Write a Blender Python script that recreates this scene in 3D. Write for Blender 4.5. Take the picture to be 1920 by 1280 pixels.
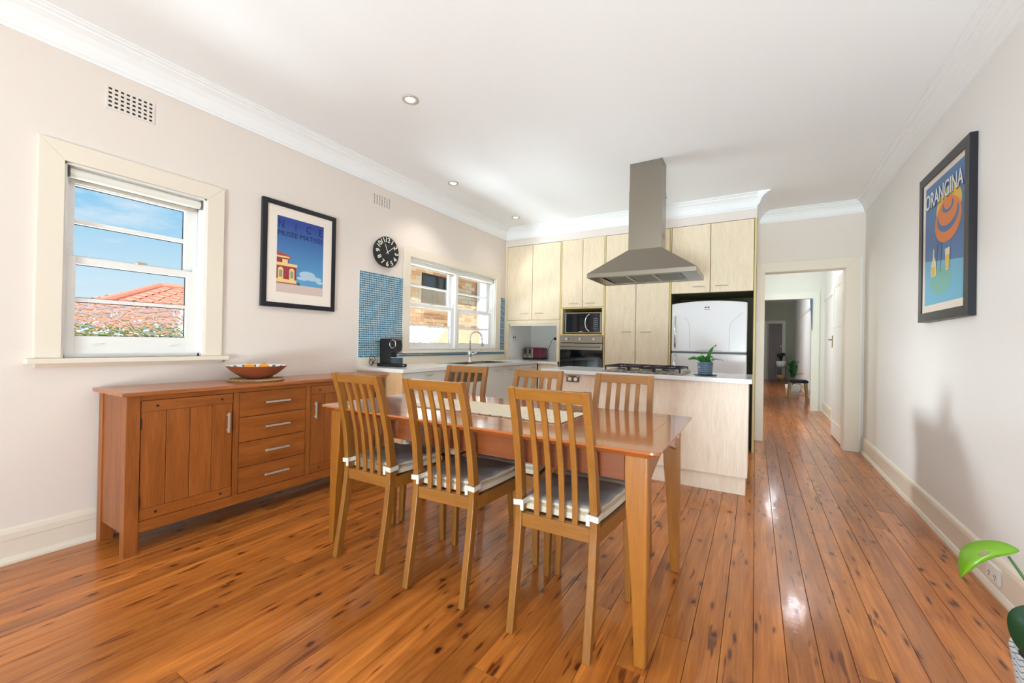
import bpy, bmesh, math, random
from mathutils import Vector, Matrix, noise
random.seed(7)
for o in list(bpy.data.objects): bpy.data.objects.remove(o)
SC = bpy.context.scene
COL = SC.collection

# ------------------------------------------------------------------ camera
YAW, PITCH, ROLL, FPX, CAMH = -0.532722, 0.00473839, 0.01799564, 773.64, 1.14
f = Vector((math.sin(YAW)*math.cos(PITCH), math.cos(YAW)*math.cos(PITCH), math.sin(PITCH)))
r = Vector((math.cos(YAW), -math.sin(YAW), 0)); u = r.cross(f)
c_, s_ = math.cos(ROLL), math.sin(ROLL)
R_, U_ = c_*r + s_*u, -s_*r + c_*u
cd = bpy.data.cameras.new('camera'); cam = bpy.data.objects.new('camera', cd); COL.objects.link(cam)
cd.sensor_width = 36; cd.lens = FPX/1920*36; cd.clip_start = 0.05; cd.clip_end = 200
M = Matrix((R_, U_, -f)).transposed().to_4x4(); M.translation = Vector((0, 0, CAMH))
cam.matrix_world = M; SC.camera = cam
# ------------------------------------------------------------------ view
SC.view_settings.view_transform = 'Standard'; SC.view_settings.look = 'None'
SC.view_settings.exposure = 0.1; SC.view_settings.gamma = 1; SC.view_settings.use_curve_mapping = False

def lin(c):
    return tuple((v/12.92 if v <= .04045 else ((v+.055)/1.055)**2.4) for v in (x/255 for x in c)) + (1,)
# ------------------------------------------------------------------ world
W = bpy.data.worlds.new('sky'); SC.world = W; W.use_nodes = True
nt = W.node_tree; nt.nodes.clear()
def nd(t, k, **kw):
    n = t.nodes.new(k)
    for a, b in kw.items():
        if hasattr(n, a): setattr(n, a, b)
    return n
tc = nd(nt, 'ShaderNodeTexCoord'); sx = nd(nt, 'ShaderNodeSeparateXYZ')
nt.links.new(tc.outputs['Generated'], sx.inputs[0])
gr = nd(nt, 'ShaderNodeValToRGB'); e = gr.color_ramp.elements
e[0].position = 0.0; e[0].color = lin((226, 240, 248)); e[1].position = .55; e[1].color = lin((70, 150, 214))
m1 = e.new(.10); m1.color = lin((204, 232, 247)); m2 = e.new(.26); m2.color = lin((132, 202, 240))
nt.links.new(sx.outputs['Z'], gr.inputs[0])
mp = nd(nt, 'ShaderNodeMapping'); mp.inputs['Scale'].default_value = (2.2, 2.2, 7)
mp.inputs['Location'].default_value = (.35, .2, .1)
nz = nd(nt, 'ShaderNodeTexNoise'); nz.inputs['Scale'].default_value = 1.9; nz.inputs['Detail'].default_value = 7; nz.inputs['Roughness'].default_value = .58
nt.links.new(tc.outputs['Generated'], mp.inputs[0]); nt.links.new(mp.outputs[0], nz.inputs['Vector'])
cr = nd(nt, 'ShaderNodeValToRGB'); cr.color_ramp.elements[0].position = .56; cr.color_ramp.elements[1].position = .78
nt.links.new(nz.outputs[0], cr.inputs[0])
mx = nd(nt, 'ShaderNodeMixRGB'); mx.inputs[2].default_value = lin((250, 250, 252))
nt.links.new(cr.outputs[0], mx.inputs[0]); nt.links.new(gr.outputs[0], mx.inputs[1])
bg = nd(nt, 'ShaderNodeBackground'); bg.inputs['Strength'].default_value = .95
wo = nd(nt, 'ShaderNodeOutputWorld')
nt.links.new(mx.outputs[0], bg.inputs[0]); nt.links.new(bg.outputs[0], wo.inputs[0])

# ------------------------------------------------------------------ lights
def area(name, loc, tgt, sx_, sy_, energy, col=(1, 1, 1), spread=None):
    d = bpy.data.lights.new(name, 'AREA'); d.shape = 'RECTANGLE'; d.size = sx_; d.size_y = sy_; d.energy = energy; d.color = col
    if spread: d.spread = math.radians(spread)
    o = bpy.data.objects.new(name, d); COL.objects.link(o); o.location = loc
    o.rotation_euler = (Vector(tgt)-Vector(loc)).to_track_quat('-Z', 'Y').to_euler(); return o
def spot(name, loc, tgt, energy, ang=100, rad=.04, col=(1, .9, .75), blend=.6):
    d = bpy.data.lights.new(name, 'SPOT'); d.energy = energy; d.spot_size = math.radians(ang); d.spot_blend = blend; d.shadow_soft_size = rad; d.color = col
    o = bpy.data.objects.new(name, d); COL.objects.link(o); o.location = loc
    o.rotation_euler = (Vector(tgt)-Vector(loc)).to_track_quat('-Z', 'Y').to_euler(); return o
sd = bpy.data.lights.new('sun', 'SUN'); sd.energy = 5.5; sd.angle = math.radians(.6); sd.color = (1, .95, .86)
so = bpy.data.objects.new('sun', sd); COL.objects.link(so); so.rotation_euler = Vector((-.62, .38, -.95)).to_track_quat('-Z', 'Y').to_euler(); so.location = (0, 0, 9)
# daylight through the glazed doors behind the camera, the side door behind left, and the kitchen side passage
area('daylight_garden_doors', (-1.0, -2.75, 1.35), (-1.0, 0, 1.45), 3.6, 2.1, 16, (.82, .94, .98))
area('daylight_side_door', (-3.32, -1.55, 1.25), (-.3, 1.9, .95), .8, 1.7, 9, (.9, .96, 1))
area('daylight_side_passage', (-5.35, 4.75, 2.0), (-.3, 3.7, .95), .8, .8, 52, (.87, .95, .98), 80)
area('ceiling_fill_garden', (.1, -3.9, .15), (.9, 2.8, 2.8), 1.6, .9, 212, (.77, .92, .975), 130)  # added lamp low outside the back opening, aimed up to brighten the ceiling
area('ceiling_fill_kitchen', (-4.4, 3.7, .62), (-1.6, 3.2, 2.8), 1.6, .6, 150, (.79, .92, .975))  # unseen lamp added below the kitchen sill, lifts the kitchen ceiling
area('ceiling_fill_dining', (-4.4, 1.0, .62), (-1.2, 1.4, 2.8), 1.4, .6, 55, (.79, .92, .975))  # likewise added out of view under the dining window, for the ceiling there
area('hall_fill_far', (-.7, 13.2, 1.5), (1, 13.6, 1.3), 1.6, 1.5, 34, (.97, .98, 1))  # fill lamp added inside the far hall to brighten it, no window there
area('hall_area_first', (-.55, 7.6, 1.6), (1, 7.6, 1.3), 1.2, 1.6, 24, (.96, 1, .97))  # area lamp standing inside the windowless first hall, facing its right wall

# ------------------------------------------------------------------ materials
MATS = {}
def mat(name, col=None, rough=.5, metal=0, bump=None, **kw):
    m = bpy.data.materials.new(name); m.use_nodes = True; t = m.node_tree
    b = t.nodes['Principled BSDF']
    if col: b.inputs['Base Color'].default_value = lin(col)
    b.inputs['Roughness'].default_value = rough; b.inputs['Metallic'].default_value = metal
    for k, v in kw.items():
        k = k.replace('_', ' ')
        if k in b.inputs: b.inputs[k].default_value = v
    if bump:
        sc, st, di = bump
        tcx = nd(t, 'ShaderNodeTexCoord'); n = nd(t, 'ShaderNodeTexNoise'); n.inputs['Scale'].default_value = sc; n.inputs['Detail'].default_value = 4
        bp = nd(t, 'ShaderNodeBump'); bp.inputs['Strength'].default_value = st; bp.inputs['Distance'].default_value = di
        t.links.new(tcx.outputs['Object'], n.inputs['Vector']); t.links.new(n.outputs[0], bp.inputs['Height']); t.links.new(bp.outputs[0], b.inputs['Normal'])
    MATS[name] = m; return m
def wood(name, cols, axis='z', rough=.35, scale=1.0, stretch=9, contrast=(.35, .68), bump=.15, randv=.0, coat=0, fine=1.0, world=False):
    """grain runs along axis"""
    m = bpy.data.materials.new(name); m.use_nodes = True; t = m.node_tree; b = t.nodes['Principled BSDF']
    tcx = nd(t, 'ShaderNodeTexCoord'); mpn = nd(t, 'ShaderNodeMapping')
    s = [14*scale]*3; s['xyz'.index(axis)] = 14*scale/stretch
    mpn.inputs['Scale'].default_value = s
    oi = nd(t, 'ShaderNodeObjectInfo'); va = nd(t, 'ShaderNodeVectorMath'); va.operation = 'ADD'
    mu = nd(t, 'ShaderNodeMath'); mu.operation = 'MULTIPLY'; mu.inputs[1].default_value = 37
    t.links.new(oi.outputs['Random'], mu.inputs[0])
    t.links.new(tcx.outputs['Object'], va.inputs[0]); t.links.new(mu.outputs[0], va.inputs[1]); t.links.new(va.outputs[0], mpn.inputs[0])
    n1 = nd(t, 'ShaderNodeTexNoise'); n1.inputs['Scale'].default_value = 1; n1.inputs['Detail'].default_value = 5; n1.inputs['Roughness'].default_value = .6; n1.inputs['Distortion'].default_value = .6
    t.links.new(mpn.outputs[0], n1.inputs['Vector'])
    mp2 = nd(t, 'ShaderNodeMapping'); s2 = [130*scale]*3; s2['xyz'.index(axis)] = 7*scale; mp2.inputs['Scale'].default_value = s2
    n2 = nd(t, 'ShaderNodeTexNoise'); n2.inputs['Scale'].default_value = 1; n2.inputs['Detail'].default_value = 2
    t.links.new(va.outputs[0], mp2.inputs[0]); t.links.new(mp2.outputs[0], n2.inputs['Vector'])
    mix = nd(t, 'ShaderNodeMixRGB'); mix.inputs[0].default_value = .35*fine
    t.links.new(n1.outputs[0], mix.inputs[1]); t.links.new(n2.outputs[0], mix.inputs[2])
    rp = nd(t, 'ShaderNodeValToRGB'); el = rp.color_ramp.elements
    el[0].position = contrast[0]; el[0].color = lin(cols[0]); el[1].position = contrast[1]; el[1].color = lin(cols[-1])
    if len(cols) == 3: q = el.new(sum(contrast)/2); q.color = lin(cols[1])
    t.links.new(mix.outputs[0], rp.inputs[0])
    out = rp.outputs[0]
    if randv:
        hs = nd(t, 'ShaderNodeHueSaturation'); mr = nd(t, 'ShaderNodeMapRange'); mr.inputs[3].default_value = 1-randv; mr.inputs[4].default_value = 1+randv
        t.links.new(oi.outputs['Random'], mr.inputs[0]); t.links.new(mr.outputs[0], hs.inputs['Value']); t.links.new(out, hs.inputs['Color']); out = hs.outputs[0]
    t.links.new(out, b.inputs['Base Color'])
    b.inputs['Roughness'].default_value = rough; b.inputs['Coat Weight'].default_value = coat; b.inputs['Coat Roughness'].default_value = .08
    bp = nd(t, 'ShaderNodeBump'); bp.inputs['Strength'].default_value = bump; bp.inputs['Distance'].default_value = .0006
    t.links.new(n2.outputs[0], bp.inputs['Height']); t.links.new(bp.outputs[0], b.inputs['Normal'])
    MATS[name] = m; return m

def floor_mat():
    m = bpy.data.materials.new('floor_timber'); m.use_nodes = True; t = m.node_tree; b = t.nodes['Principled BSDF']; L = t.links.new
    geo = nd(t, 'ShaderNodeNewGeometry'); oi = nd(t, 'ShaderNodeObjectInfo')
    cmb = nd(t, 'ShaderNodeCombineXYZ'); mu = nd(t, 'ShaderNodeMath'); mu.operation = 'MULTIPLY'; mu.inputs[1].default_value = 61
    mu2 = nd(t, 'ShaderNodeMath'); mu2.operation = 'MULTIPLY'; mu2.inputs[1].default_value = 23
    L(oi.outputs['Random'], mu.inputs[0]); L(oi.outputs['Random'], mu2.inputs[0]); L(mu.outputs[0], cmb.inputs[1]); L(mu2.outputs[0], cmb.inputs[2])
    va = nd(t, 'ShaderNodeVectorMath'); va.operation = 'ADD'; L(geo.outputs['Position'], va.inputs[0]); L(cmb.outputs[0], va.inputs[1])
    def mapped(s):
        q = nd(t, 'ShaderNodeMapping'); q.inputs['Scale'].default_value = s; L(va.outputs[0], q.inputs[0]); return q.outputs[0]
    def noi(s, det=4, dist=.5, ro=.6):
        n = nd(t, 'ShaderNodeTexNoise'); n.inputs['Scale'].default_value = 1; n.inputs['Detail'].default_value = det; n.inputs['Distortion'].default_value = dist; n.inputs['Roughness'].default_value = ro
        L(mapped(s), n.inputs['Vector']); return n.outputs[0]
    def mixc(fac, a, bcol, mode='MIX'):
        q = nd(t, 'ShaderNodeMixRGB'); q.blend_type = mode
        if isinstance(fac, float): q.inputs[0].default_value = fac
        else: L(fac, q.inputs[0])
        for i, v in ((1, a), (2, bcol)):
            if isinstance(v, tuple): q.inputs[i].default_value = v
            else: L(v, q.inputs[i])
        return q.outputs[0]
    def ramp(src, p0, p1, c0=(0, 0, 0, 1), c1=(1, 1, 1, 1)):
        q = nd(t, 'ShaderNodeValToRGB'); q.color_ramp.elements[0].position = p0; q.color_ramp.elements[1].position = p1
        q.color_ramp.elements[0].color = c0; q.color_ramp.elements[1].color = c1; L(src, q.inputs[0]); return q.outputs[0]
    g1 = noi((15, 1.1, 1), 5, 1.0); g2 = noi((120, 3, 1), 3, .2)
    base = ramp(g1, .3, .72, lin((174, 94, 24)), lin((244, 152, 58)))
    fine = ramp(g2, .25, .75, lin((196, 180, 168)), lin((255, 255, 255)))
    c = mixc(.7, base, fine, 'MULTIPLY')
    hs = nd(t, 'ShaderNodeHueSaturation'); mr = nd(t, 'ShaderNodeMapRange'); mr.inputs[3].default_value = .74; mr.inputs[4].default_value = 1.12
    hs.inputs['Saturation'].default_value = .98
    L(oi.outputs['Random'], mr.inputs[0]); L(mr.outputs[0], hs.inputs['Value']); L(c, hs.inputs['Color']); c = hs.outputs[0]
    st = ramp(noi((30, 3.6, 1), 2, .3), .635, .70); c = mixc(st, c, lin((112, 54, 20)))
    def marks(sc, r0, r1, prob, dark, halo_r, halo_c):
        nonlocal c
        vo = nd(t, 'ShaderNodeTexVoronoi'); vo.voronoi_dimensions = '2D'; vo.inputs['Scale'].default_value = 1
        wob = nd(t, 'ShaderNodeTexNoise'); wob.inputs['Scale'].default_value = 40; L(va.outputs[0], wob.inputs['Vector'])
        mm_ = mixc(.18, mapped(sc), wob.outputs['Color'], 'ADD'); L(mm_, vo.inputs['Vector'])
        wn = nd(t, 'ShaderNodeTexWhiteNoise'); wn.noise_dimensions = '2D'; L(vo.outputs['Position'], wn.inputs['Vector'])
        sel = ramp(wn.outputs['Value'], 1-prob, 1-prob+.01)
        for (q0, q1, mxv, cc) in ((r1, halo_r, .6, halo_c), (r0, r1, 1, dark)):
            kn = ramp(vo.outputs['Distance'], q0, q1, (mxv, mxv, mxv, 1), (0, 0, 0, 1))
            kk = nd(t, 'ShaderNodeMath'); kk.operation = 'MULTIPLY'; L(kn, kk.inputs[0]); L(sel, kk.inputs[1]); c = mixc(kk.outputs[0], c, cc)
    marks((10, 6.0, 1), .07, .13, .15, lin((66, 28, 12)), .30, lin((150, 76, 28)))
    marks((24, 4.6, 1), .09, .19, .16, lin((92, 42, 16)), .34, lin((160, 86, 34)))
    blot = ramp(noi((5, 2.2, 1), 3, .8), .45, .8, (0, 0, 0, 1), (.5, .5, .5, 1)); c = mixc(blot, c, lin((140, 74, 30)))
    L(c, b.inputs['Base Color'])
    b.inputs['Roughness'].default_value = .32
    b.inputs['Coat Weight'].default_value = .55; b.inputs['Coat Roughness'].default_value = .11; b.inputs['Specular IOR Level'].default_value = .25
    hb = nd(t, 'ShaderNodeTexNoise'); hb.inputs['Scale'].default_value = 1; hb.inputs['Detail'].default_value = 3; L(mapped((26, 60, 1)), hb.inputs['Vector'])
    big = nd(t, 'ShaderNodeTexNoise'); big.inputs['Scale'].default_value = 1; L(mapped((9, 2.5, 1)), big.inputs['Vector'])
    bp = nd(t, 'ShaderNodeBump'); bp.inputs['Strength'].default_value = .35; bp.inputs['Distance'].default_value = .0011; L(hb.outputs[0], bp.inputs['Height'])
    bp2 = nd(t, 'ShaderNodeBump'); bp2.inputs['Strength'].default_value = .5; bp2.inputs['Distance'].default_value = .004; L(big.outputs[0], bp2.inputs['Height']); L(bp.outputs[0], bp2.inputs['Normal'])
    L(bp2.outputs[0], b.inputs['Coat Normal']); L(bp.outputs[0], b.inputs['Normal'])
    return m
FLOOR = floor_mat()
WALL = mat('wall_paint', (233, 221, 212), .75, bump=(60, .12, .002))
WALLR = mat('wall_paint_right', (243, 241, 239), .7, bump=(60, .12, .002))
CEIL = mat('ceiling_paint', (249, 249, 250), .85)
TRIMC = mat('cream_trim_gloss', (236, 224, 207), .35)
WHITEG = mat('white_gloss', (243, 241, 238), .3)
CORN = mat('cornice_plaster', (248, 248, 249), .7)
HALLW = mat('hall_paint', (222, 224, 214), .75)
LAM = wood('maple_laminate', [(228, 203, 170), (240, 220, 190), (246, 229, 203)], 'z', .42, 1.6, 7, (.3, .7), .05, randv=.015, fine=1.6)
LAMI = wood('island_laminate', [(226, 200, 176), (238, 216, 194), (246, 229, 210)], 'z', .4, 1.6, 7, (.3, .7), .05, fine=1.6)
LEDGE = mat('laminate_edge', (222, 196, 128), .45)
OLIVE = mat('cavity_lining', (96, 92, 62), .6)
WHITELAM = mat('white_laminate', (226, 228, 224), .28)
STONE = mat('white_stone_top', (240, 238, 236), .12, bump=(220, .03, .0005))
CREAMST = mat('cream_upstand', (238, 226, 208), .25)
STEEL = mat('brushed_steel', (150, 142, 130), .32, 1.0, bump=(90, .04, .001))
STEELD = mat('steel_dark', (120, 118, 112), .35, 1.0)
CHROME = mat('chrome', (225, 225, 228), .08, 1.0)
SILV = mat('silver_handle', (206, 198, 186), .42, .55)
BLACKG = mat('black_gloss', (10, 10, 16), .06)
BLACKM = mat('black_matte', (18, 18, 20), .5)
CAST = mat('cast_iron', (24, 26, 34), .55)
FRAMEB = mat('frame_black', (20, 22, 32), .35)
FRIDGEM = mat('fridge_white', (240, 237, 238), .18, Coat_Weight=.4)
SEAL = mat('seal_grey', (96, 104, 106), .5)
OAK = wood('oak_honey', [(120, 62, 20), (152, 84, 32), (174, 102, 44)], 'z', .4, 1.3, 9, (.28, .72), .25, randv=.05)
OAKH = wood('oak_honey_long', [(120, 62, 20), (152, 84, 32), (174, 102, 44)], 'y', .38, 1.3, 9, (.28, .72), .25, randv=.05)
OAKT = wood('oak_top', [(140, 76, 36), (172, 100, 54), (190, 118, 68)], 'y', .3, 1.3, 9, (.28, .72), .12, coat=.25)
CHAIRW = wood('chair_beech', [(124, 76, 22), (146, 92, 30), (160, 104, 40)], 'z', .38, 1.8, 8, (.25, .75), .1, coat=.2)
CHAIRX = wood('chair_beech_cross', [(124, 76, 22), (146, 92, 30), (160, 104, 40)], 'x', .38, 1.8, 8, (.25, .75), .1, coat=.2)
TABLEW = wood('table_cherry', [(152, 78, 34), (172, 94, 44), (184, 106, 54)], 'x', .16, 1.2, 10, (.25, .75), .04, coat=.8)
TABLEL = wood('table_leg_beech', [(132, 78, 20), (156, 94, 28), (170, 108, 38)], 'z', .3, 1.5, 9, (.25, .75), .08, coat=.4)
APRON = wood('table_apron', [(104, 50, 20), (124, 62, 26), (134, 72, 32)], 'x', .3, 1.5, 9, (.25, .75), .05, coat=.3)
CUSHT = mat('cushion_grey', (166, 162, 160), .9, bump=(300, .5, .002))
CUSHS = mat('cushion_side', (222, 206, 184), .9, bump=(90, .4, .003))
TIE = mat('cotton_tie', (222, 212, 200), .85)
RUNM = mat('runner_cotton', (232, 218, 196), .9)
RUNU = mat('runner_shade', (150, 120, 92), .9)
JUTE = mat('jute', (196, 160, 112), .9)
TERRA = mat('bowl_terracotta', (150, 78, 48), .35, bump=(60, .4, .002))
ORANGEF = mat('orange_peel', (240, 160, 40), .45, bump=(160, .3, .001))
PLUG = mat('switch_white', (240, 238, 232), .35)
BRONZE = mat('bronze_plate', (120, 92, 74), .35, .6)
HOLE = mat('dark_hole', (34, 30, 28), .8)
MAROON = mat('toaster_maroon', (118, 28, 54), .2)
POTB = mat('pot_blue_grey', (84, 100, 118), .25)
LEAFG = mat('leaf_green', (44, 120, 30), .4)
LEAFL = mat('leaf_lime', (108, 152, 30), .28)
LEAFD = mat('leaf_dark', (18, 58, 34), .25)
LEAFM = mat('leaf_mid', (30, 92, 34), .35)
STEM = mat('stem_green', (60, 100, 44), .5)
SOIL = mat('soil', (52, 38, 28), .9)
DOORB = wood('dark_door', [(62, 36, 24), (84, 50, 34), (96, 58, 40)], 'z', .35, 1, 10)
CLAYT = mat('roof_tile', (234, 164, 138), .8, bump=(9, .4, .02))
RIDGE = mat('ridge_tile', (224, 150, 124), .8)
RENDER = mat('rendered_wall', (226, 196, 158), .8)
MORTAR = mat('mortar', (214, 200, 176), .9)
HEDGE = mat('hedge', (70, 104, 52), .9)
DARKP = mat('brown_post', (86, 60, 44), .7)

def glass(name, pebble=False):
    m = bpy.data.materials.new(name); m.use_nodes = True; t = m.node_tree; t.nodes.clear(); L = t.links.new
    out = nd(t, 'ShaderNodeOutputMaterial')
    if not pebble:
        a = nd(t, 'ShaderNodeBsdfTransparent'); g = nd(t, 'ShaderNodeBsdfGlossy'); g.inputs['Roughness'].default_value = .02
        fr = nd(t, 'ShaderNodeFresnel'); fr.inputs[0].default_value = 1.45; mxs = nd(t, 'ShaderNodeMixShader')
        mm = nd(t, 'ShaderNodeMath'); mm.operation = 'MULTIPLY'; mm.inputs[1].default_value = .5; L(fr.outputs[0], mm.inputs[0])
        L(mm.outputs[0], mxs.inputs[0]); L(a.outputs[0], mxs.inputs[1]); L(g.outputs[0], mxs.inputs[2]); L(mxs.outputs[0], out.inputs[0])
    else:
        g = nd(t, 'ShaderNodeBsdfRefraction'); g.inputs['IOR'].default_value = 1.25; g.inputs['Roughness'].default_value = .02
        tcx = nd(t, 'ShaderNodeTexCoord'); mpn = nd(t, 'ShaderNodeMapping'); mpn.inputs['Scale'].default_value = pebble
        v = nd(t, 'ShaderNodeTexNoise'); v.inputs['Scale'].default_value = 1; v.inputs['Detail'].default_value = 1.5; v.inputs['Distortion'].default_value = 1.2
        bp = nd(t, 'ShaderNodeBump'); bp.inputs['Strength'].default_value = 1; bp.inputs['Distance'].default_value = .02
        L(tcx.outputs['Object'], mpn.inputs[0]); L(mpn.outputs[0], v.inputs['Vector']); L(v.outputs[0], bp.inputs['Height']); L(bp.outputs[0], g.inputs['Normal'])
        a = nd(t, 'ShaderNodeBsdfTransparent'); a.inputs[0].default_value = (1, 1, 1, 1); mxs = nd(t, 'ShaderNodeMixShader'); mxs.inputs[0].default_value = .25
        L(g.outputs[0], mxs.inputs[1]); L(a.outputs[0], mxs.inputs[2]); L(mxs.outputs[0], out.inputs[0])
    return m
GLASS = glass('window_glass'); PEB = glass('pebble_glass', (10, 22, 40)); PEB2 = glass('pebble_glass_fine', (60, 60, 60))
def emit(name, col, s):
    m = bpy.data.materials.new(name); m.use_nodes = True; t = m.node_tree; t.nodes.clear()
    e_ = nd(t, 'ShaderNodeEmission'); e_.inputs[0].default_value = lin(col); e_.inputs[1].default_value = s
    o_ = nd(t, 'ShaderNodeOutputMaterial'); t.links.new(e_.outputs[0], o_.inputs[0]); return m
LAMP = emit('lamp_glow', (255, 246, 225), 14)
def tile_mat():
    m = bpy.data.materials.new('mosaic_glass'); m.use_nodes = True; t = m.node_tree; b = t.nodes['Principled BSDF']
    at = nd(t, 'ShaderNodeAttribute'); at.attribute_name = 'tone'
    rp = nd(t, 'ShaderNodeValToRGB'); rp.color_ramp.elements[0].color = lin((44, 100, 132)); rp.color_ramp.elements[1].color = lin((86, 148, 174))
    t.links.new(at.outputs['Fac'], rp.inputs[0]); t.links.new(rp.outputs[0], b.inputs['Base Color']); b.inputs['Roughness'].default_value = .15
    return m
MOSAIC = tile_mat(); GROUT = mat('grout', (226, 232, 230), .8)
BRICKM = []
for i, c in enumerate([(240, 204, 158), (230, 176, 126), (246, 220, 182), (212, 160, 118)]):
    BRICKM.append(mat('cream_brick_%s' % 'abcd'[i], c, .85, bump=(24, .5, .01)))

# ------------------------------------------------------------------ helpers
def WP(o):
    p = Vector((0, 0, 0))
    while o: p += o.location; o = o.parent
    return p
def tag(o, label=None, cat=None, group=None, kind=None):
    if label: o['label'] = label
    if cat: o['category'] = cat
    if group: o['group'] = group
    if kind: o['kind'] = kind
    return o
def thing(name, loc, label=None, cat=None, group=None, kind=None):
    o = bpy.data.objects.new(name, None); o.empty_display_size = .1; COL.objects.link(o); o.location = loc
    return tag(o, label, cat, group, kind)
def mk(name, bm, m, parent=None, bev=0, smooth=False, seg=2, loc=None):
    """bm in world coordinates (unrotated parents); moved into the parent's frame"""
    off = WP(parent) if parent else Vector((0, 0, 0))
    if loc is not None: off = off*0 + Vector(loc)
    if off.length: bmesh.ops.translate(bm, verts=bm.verts, vec=-off)
    bmesh.ops.recalc_face_normals(bm, faces=bm.faces)
    me = bpy.data.meshes.new(name); bm.to_mesh(me); bm.free()
    for q in (m if isinstance(m, (list, tuple)) else [m]): me.materials.append(q)
    o = bpy.data.objects.new(name, me); COL.objects.link(o)
    if loc is not None: o.location = Vector(loc) - (WP(parent) if parent else Vector((0, 0, 0)))
    if parent: o.parent = parent
    if bev:
        b = o.modifiers.new('bevel', 'BEVEL'); b.width = bev; b.segments = seg; b.limit_method = 'ANGLE'; b.angle_limit = math.radians(40)
    if smooth:
        for p in me.polygons: p.use_smooth = True
    return o
def BM(): return bmesh.new()
def box(bm, x0, x1, y0, y1, z0, z1, mi=0):
    v = [bm.verts.new((x, y, z)) for x in (x0, x1) for y in (y0, y1) for z in (z0, z1)]
    for q in ((0, 1, 3, 2), (4, 6, 7, 5), (0, 4, 5, 1), (2, 3, 7, 6), (0, 2, 6, 4), (1, 5, 7, 3)):
        fc = bm.faces.new([v[i] for i in q]); fc.material_index = mi
    return bm
def B(*a, mi=0): return box(BM(), *a, mi=mi)
def prism(bm, pts, axis, a, b, mi=0):
    """pts 2D in the other two axes (xyz order), extruded along axis a..b"""
    i = 'xyz'.index(axis)
    def P(p, t):
        l = list(p); l.insert(i, t); return l
    A = [bm.verts.new(P(p, a)) for p in pts]; C = [bm.verts.new(P(p, b)) for p in pts]
    n = len(pts)
    fs = [bm.faces.new(A), bm.faces.new(C[::-1])] + [bm.faces.new((A[k], A[(k+1) % n], C[(k+1) % n], C[k])) for k in range(n)]
    for q in fs: q.material_index = mi
    return bm
def tube(bm, pts, rad, seg=10, cap=True, mi=0):
    pts = [Vector(p) for p in pts]; rs = rad if isinstance(rad, (list, tuple)) else [rad]*len(pts)
    rings = []; up = None
    for i, p in enumerate(pts):
        d = (pts[min(i+1, len(pts)-1)]-pts[max(i-1, 0)]).normalized()
        if up is None: up = Vector((0, 0, 1)) if abs(d.z) < .9 else Vector((1, 0, 0))
        a = d.cross(up).normalized(); up = a.cross(d).normalized()
        rings.append([bm.verts.new(p + rs[i]*(math.cos(2*math.pi*k/seg)*a + math.sin(2*math.pi*k/seg)*up)) for k in range(seg)])
    for i in range(len(rings)-1):
        for k in range(seg):
            bm.faces.new((rings[i][k], rings[i][(k+1) % seg], rings[i+1][(k+1) % seg], rings[i+1][k])).material_index = mi
    if cap: bm.faces.new(rings[0][::-1]).material_index = mi; bm.faces.new(rings[-1]).material_index = mi
    return bm
def lathe(bm, prof, cx, cy, seg=32, mi=0, cap=False):
    """prof list of (r,z)"""
    rings = []
    for rr, z in prof:
        if rr < 1e-5: rings.append([bm.verts.new((cx, cy, z))])
        else: rings.append([bm.verts.new((cx+rr*math.cos(2*math.pi*k/seg), cy+rr*math.sin(2*math.pi*k/seg), z)) for k in range(seg)])
    for i in range(len(rings)-1):
        A, C = rings[i], rings[i+1]
        for k in range(seg):
            k2 = (k+1) % seg
            if len(A) == 1 and len(C) == 1: continue
            if len(A) == 1: q = (A[0], C[k2], C[k])
            elif len(C) == 1: q = (A[k], A[k2], C[0])
            else: q = (A[k], A[k2], C[k2], C[k])
            bm.faces.new(q).material_index = mi
    return bm
def cyl(bm, c, rad, axis, a, b, seg=24, mi=0):
    i = 'xyz'.index(axis); p0 = list(c); p1 = list(c); p0[i] = a; p1[i] = b
    return tube(bm, [p0, p1], rad, seg, True, mi)
def text(body, size, m, name, parent, loc, rot, extrude=.0004, sx=1.0, align='LEFT', bold=0.0, width=None):
    cu = bpy.data.curves.new('tmp', 'FONT'); cu.body = body; cu.size = size; cu.extrude = extrude; cu.align_x = align; cu.align_y = 'CENTER'; cu.offset = bold
    to = bpy.data.objects.new('tmp', cu); COL.objects.link(to)
    dg = bpy.context.evaluated_depsgraph_get(); me = bpy.data.meshes.new_from_object(to.evaluated_get(dg))
    bpy.data.objects.remove(to)
    if width: xs = [v.co.x for v in me.vertices]; sx = width/(max(xs)-min(xs))
    mtx = Matrix.Translation(Vector(loc)-WP(parent)) @ rot.to_4x4() @ Matrix.Diagonal((sx, 1, 1, 1))
    me.transform(mtx); me.materials.clear(); me.materials.append(m); me.name = name
    o = bpy.data.objects.new(name, me); COL.objects.link(o); o.parent = parent; return o
def copy_tree(o, parent=None):
    c = o.copy(); COL.objects.link(c); c.parent = parent
    for ch in list(o.children): copy_tree(ch, c)
    return c
# text planes: on left wall facing +x (text runs along +y), on right wall facing -x (text runs along -y), facing -y (text runs +x)
ROTL = Matrix(((0, 0, 1), (1, 0, 0), (0, 1, 0))); ROTR = Matrix(((0, 0, -1), (-1, 0, 0), (0, 1, 0))); ROTF = Matrix(((1, 0, 0), (0, 0, -1), (0, 1, 0)))

# ================================================================== room shell
XL = -3.2; ZC = 2.8
def XR(y): return 1.045-.0125*(5.95-y)
bm = BM(); box(bm, -3.5, 1.4, -3.0, 6.1, -.12, -.021); box(bm, -.75, 1.4, 6.1, 18.2, -.12, -.021)
floor = tag(mk('floor', bm, BLACKM), kind='structure')
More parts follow.
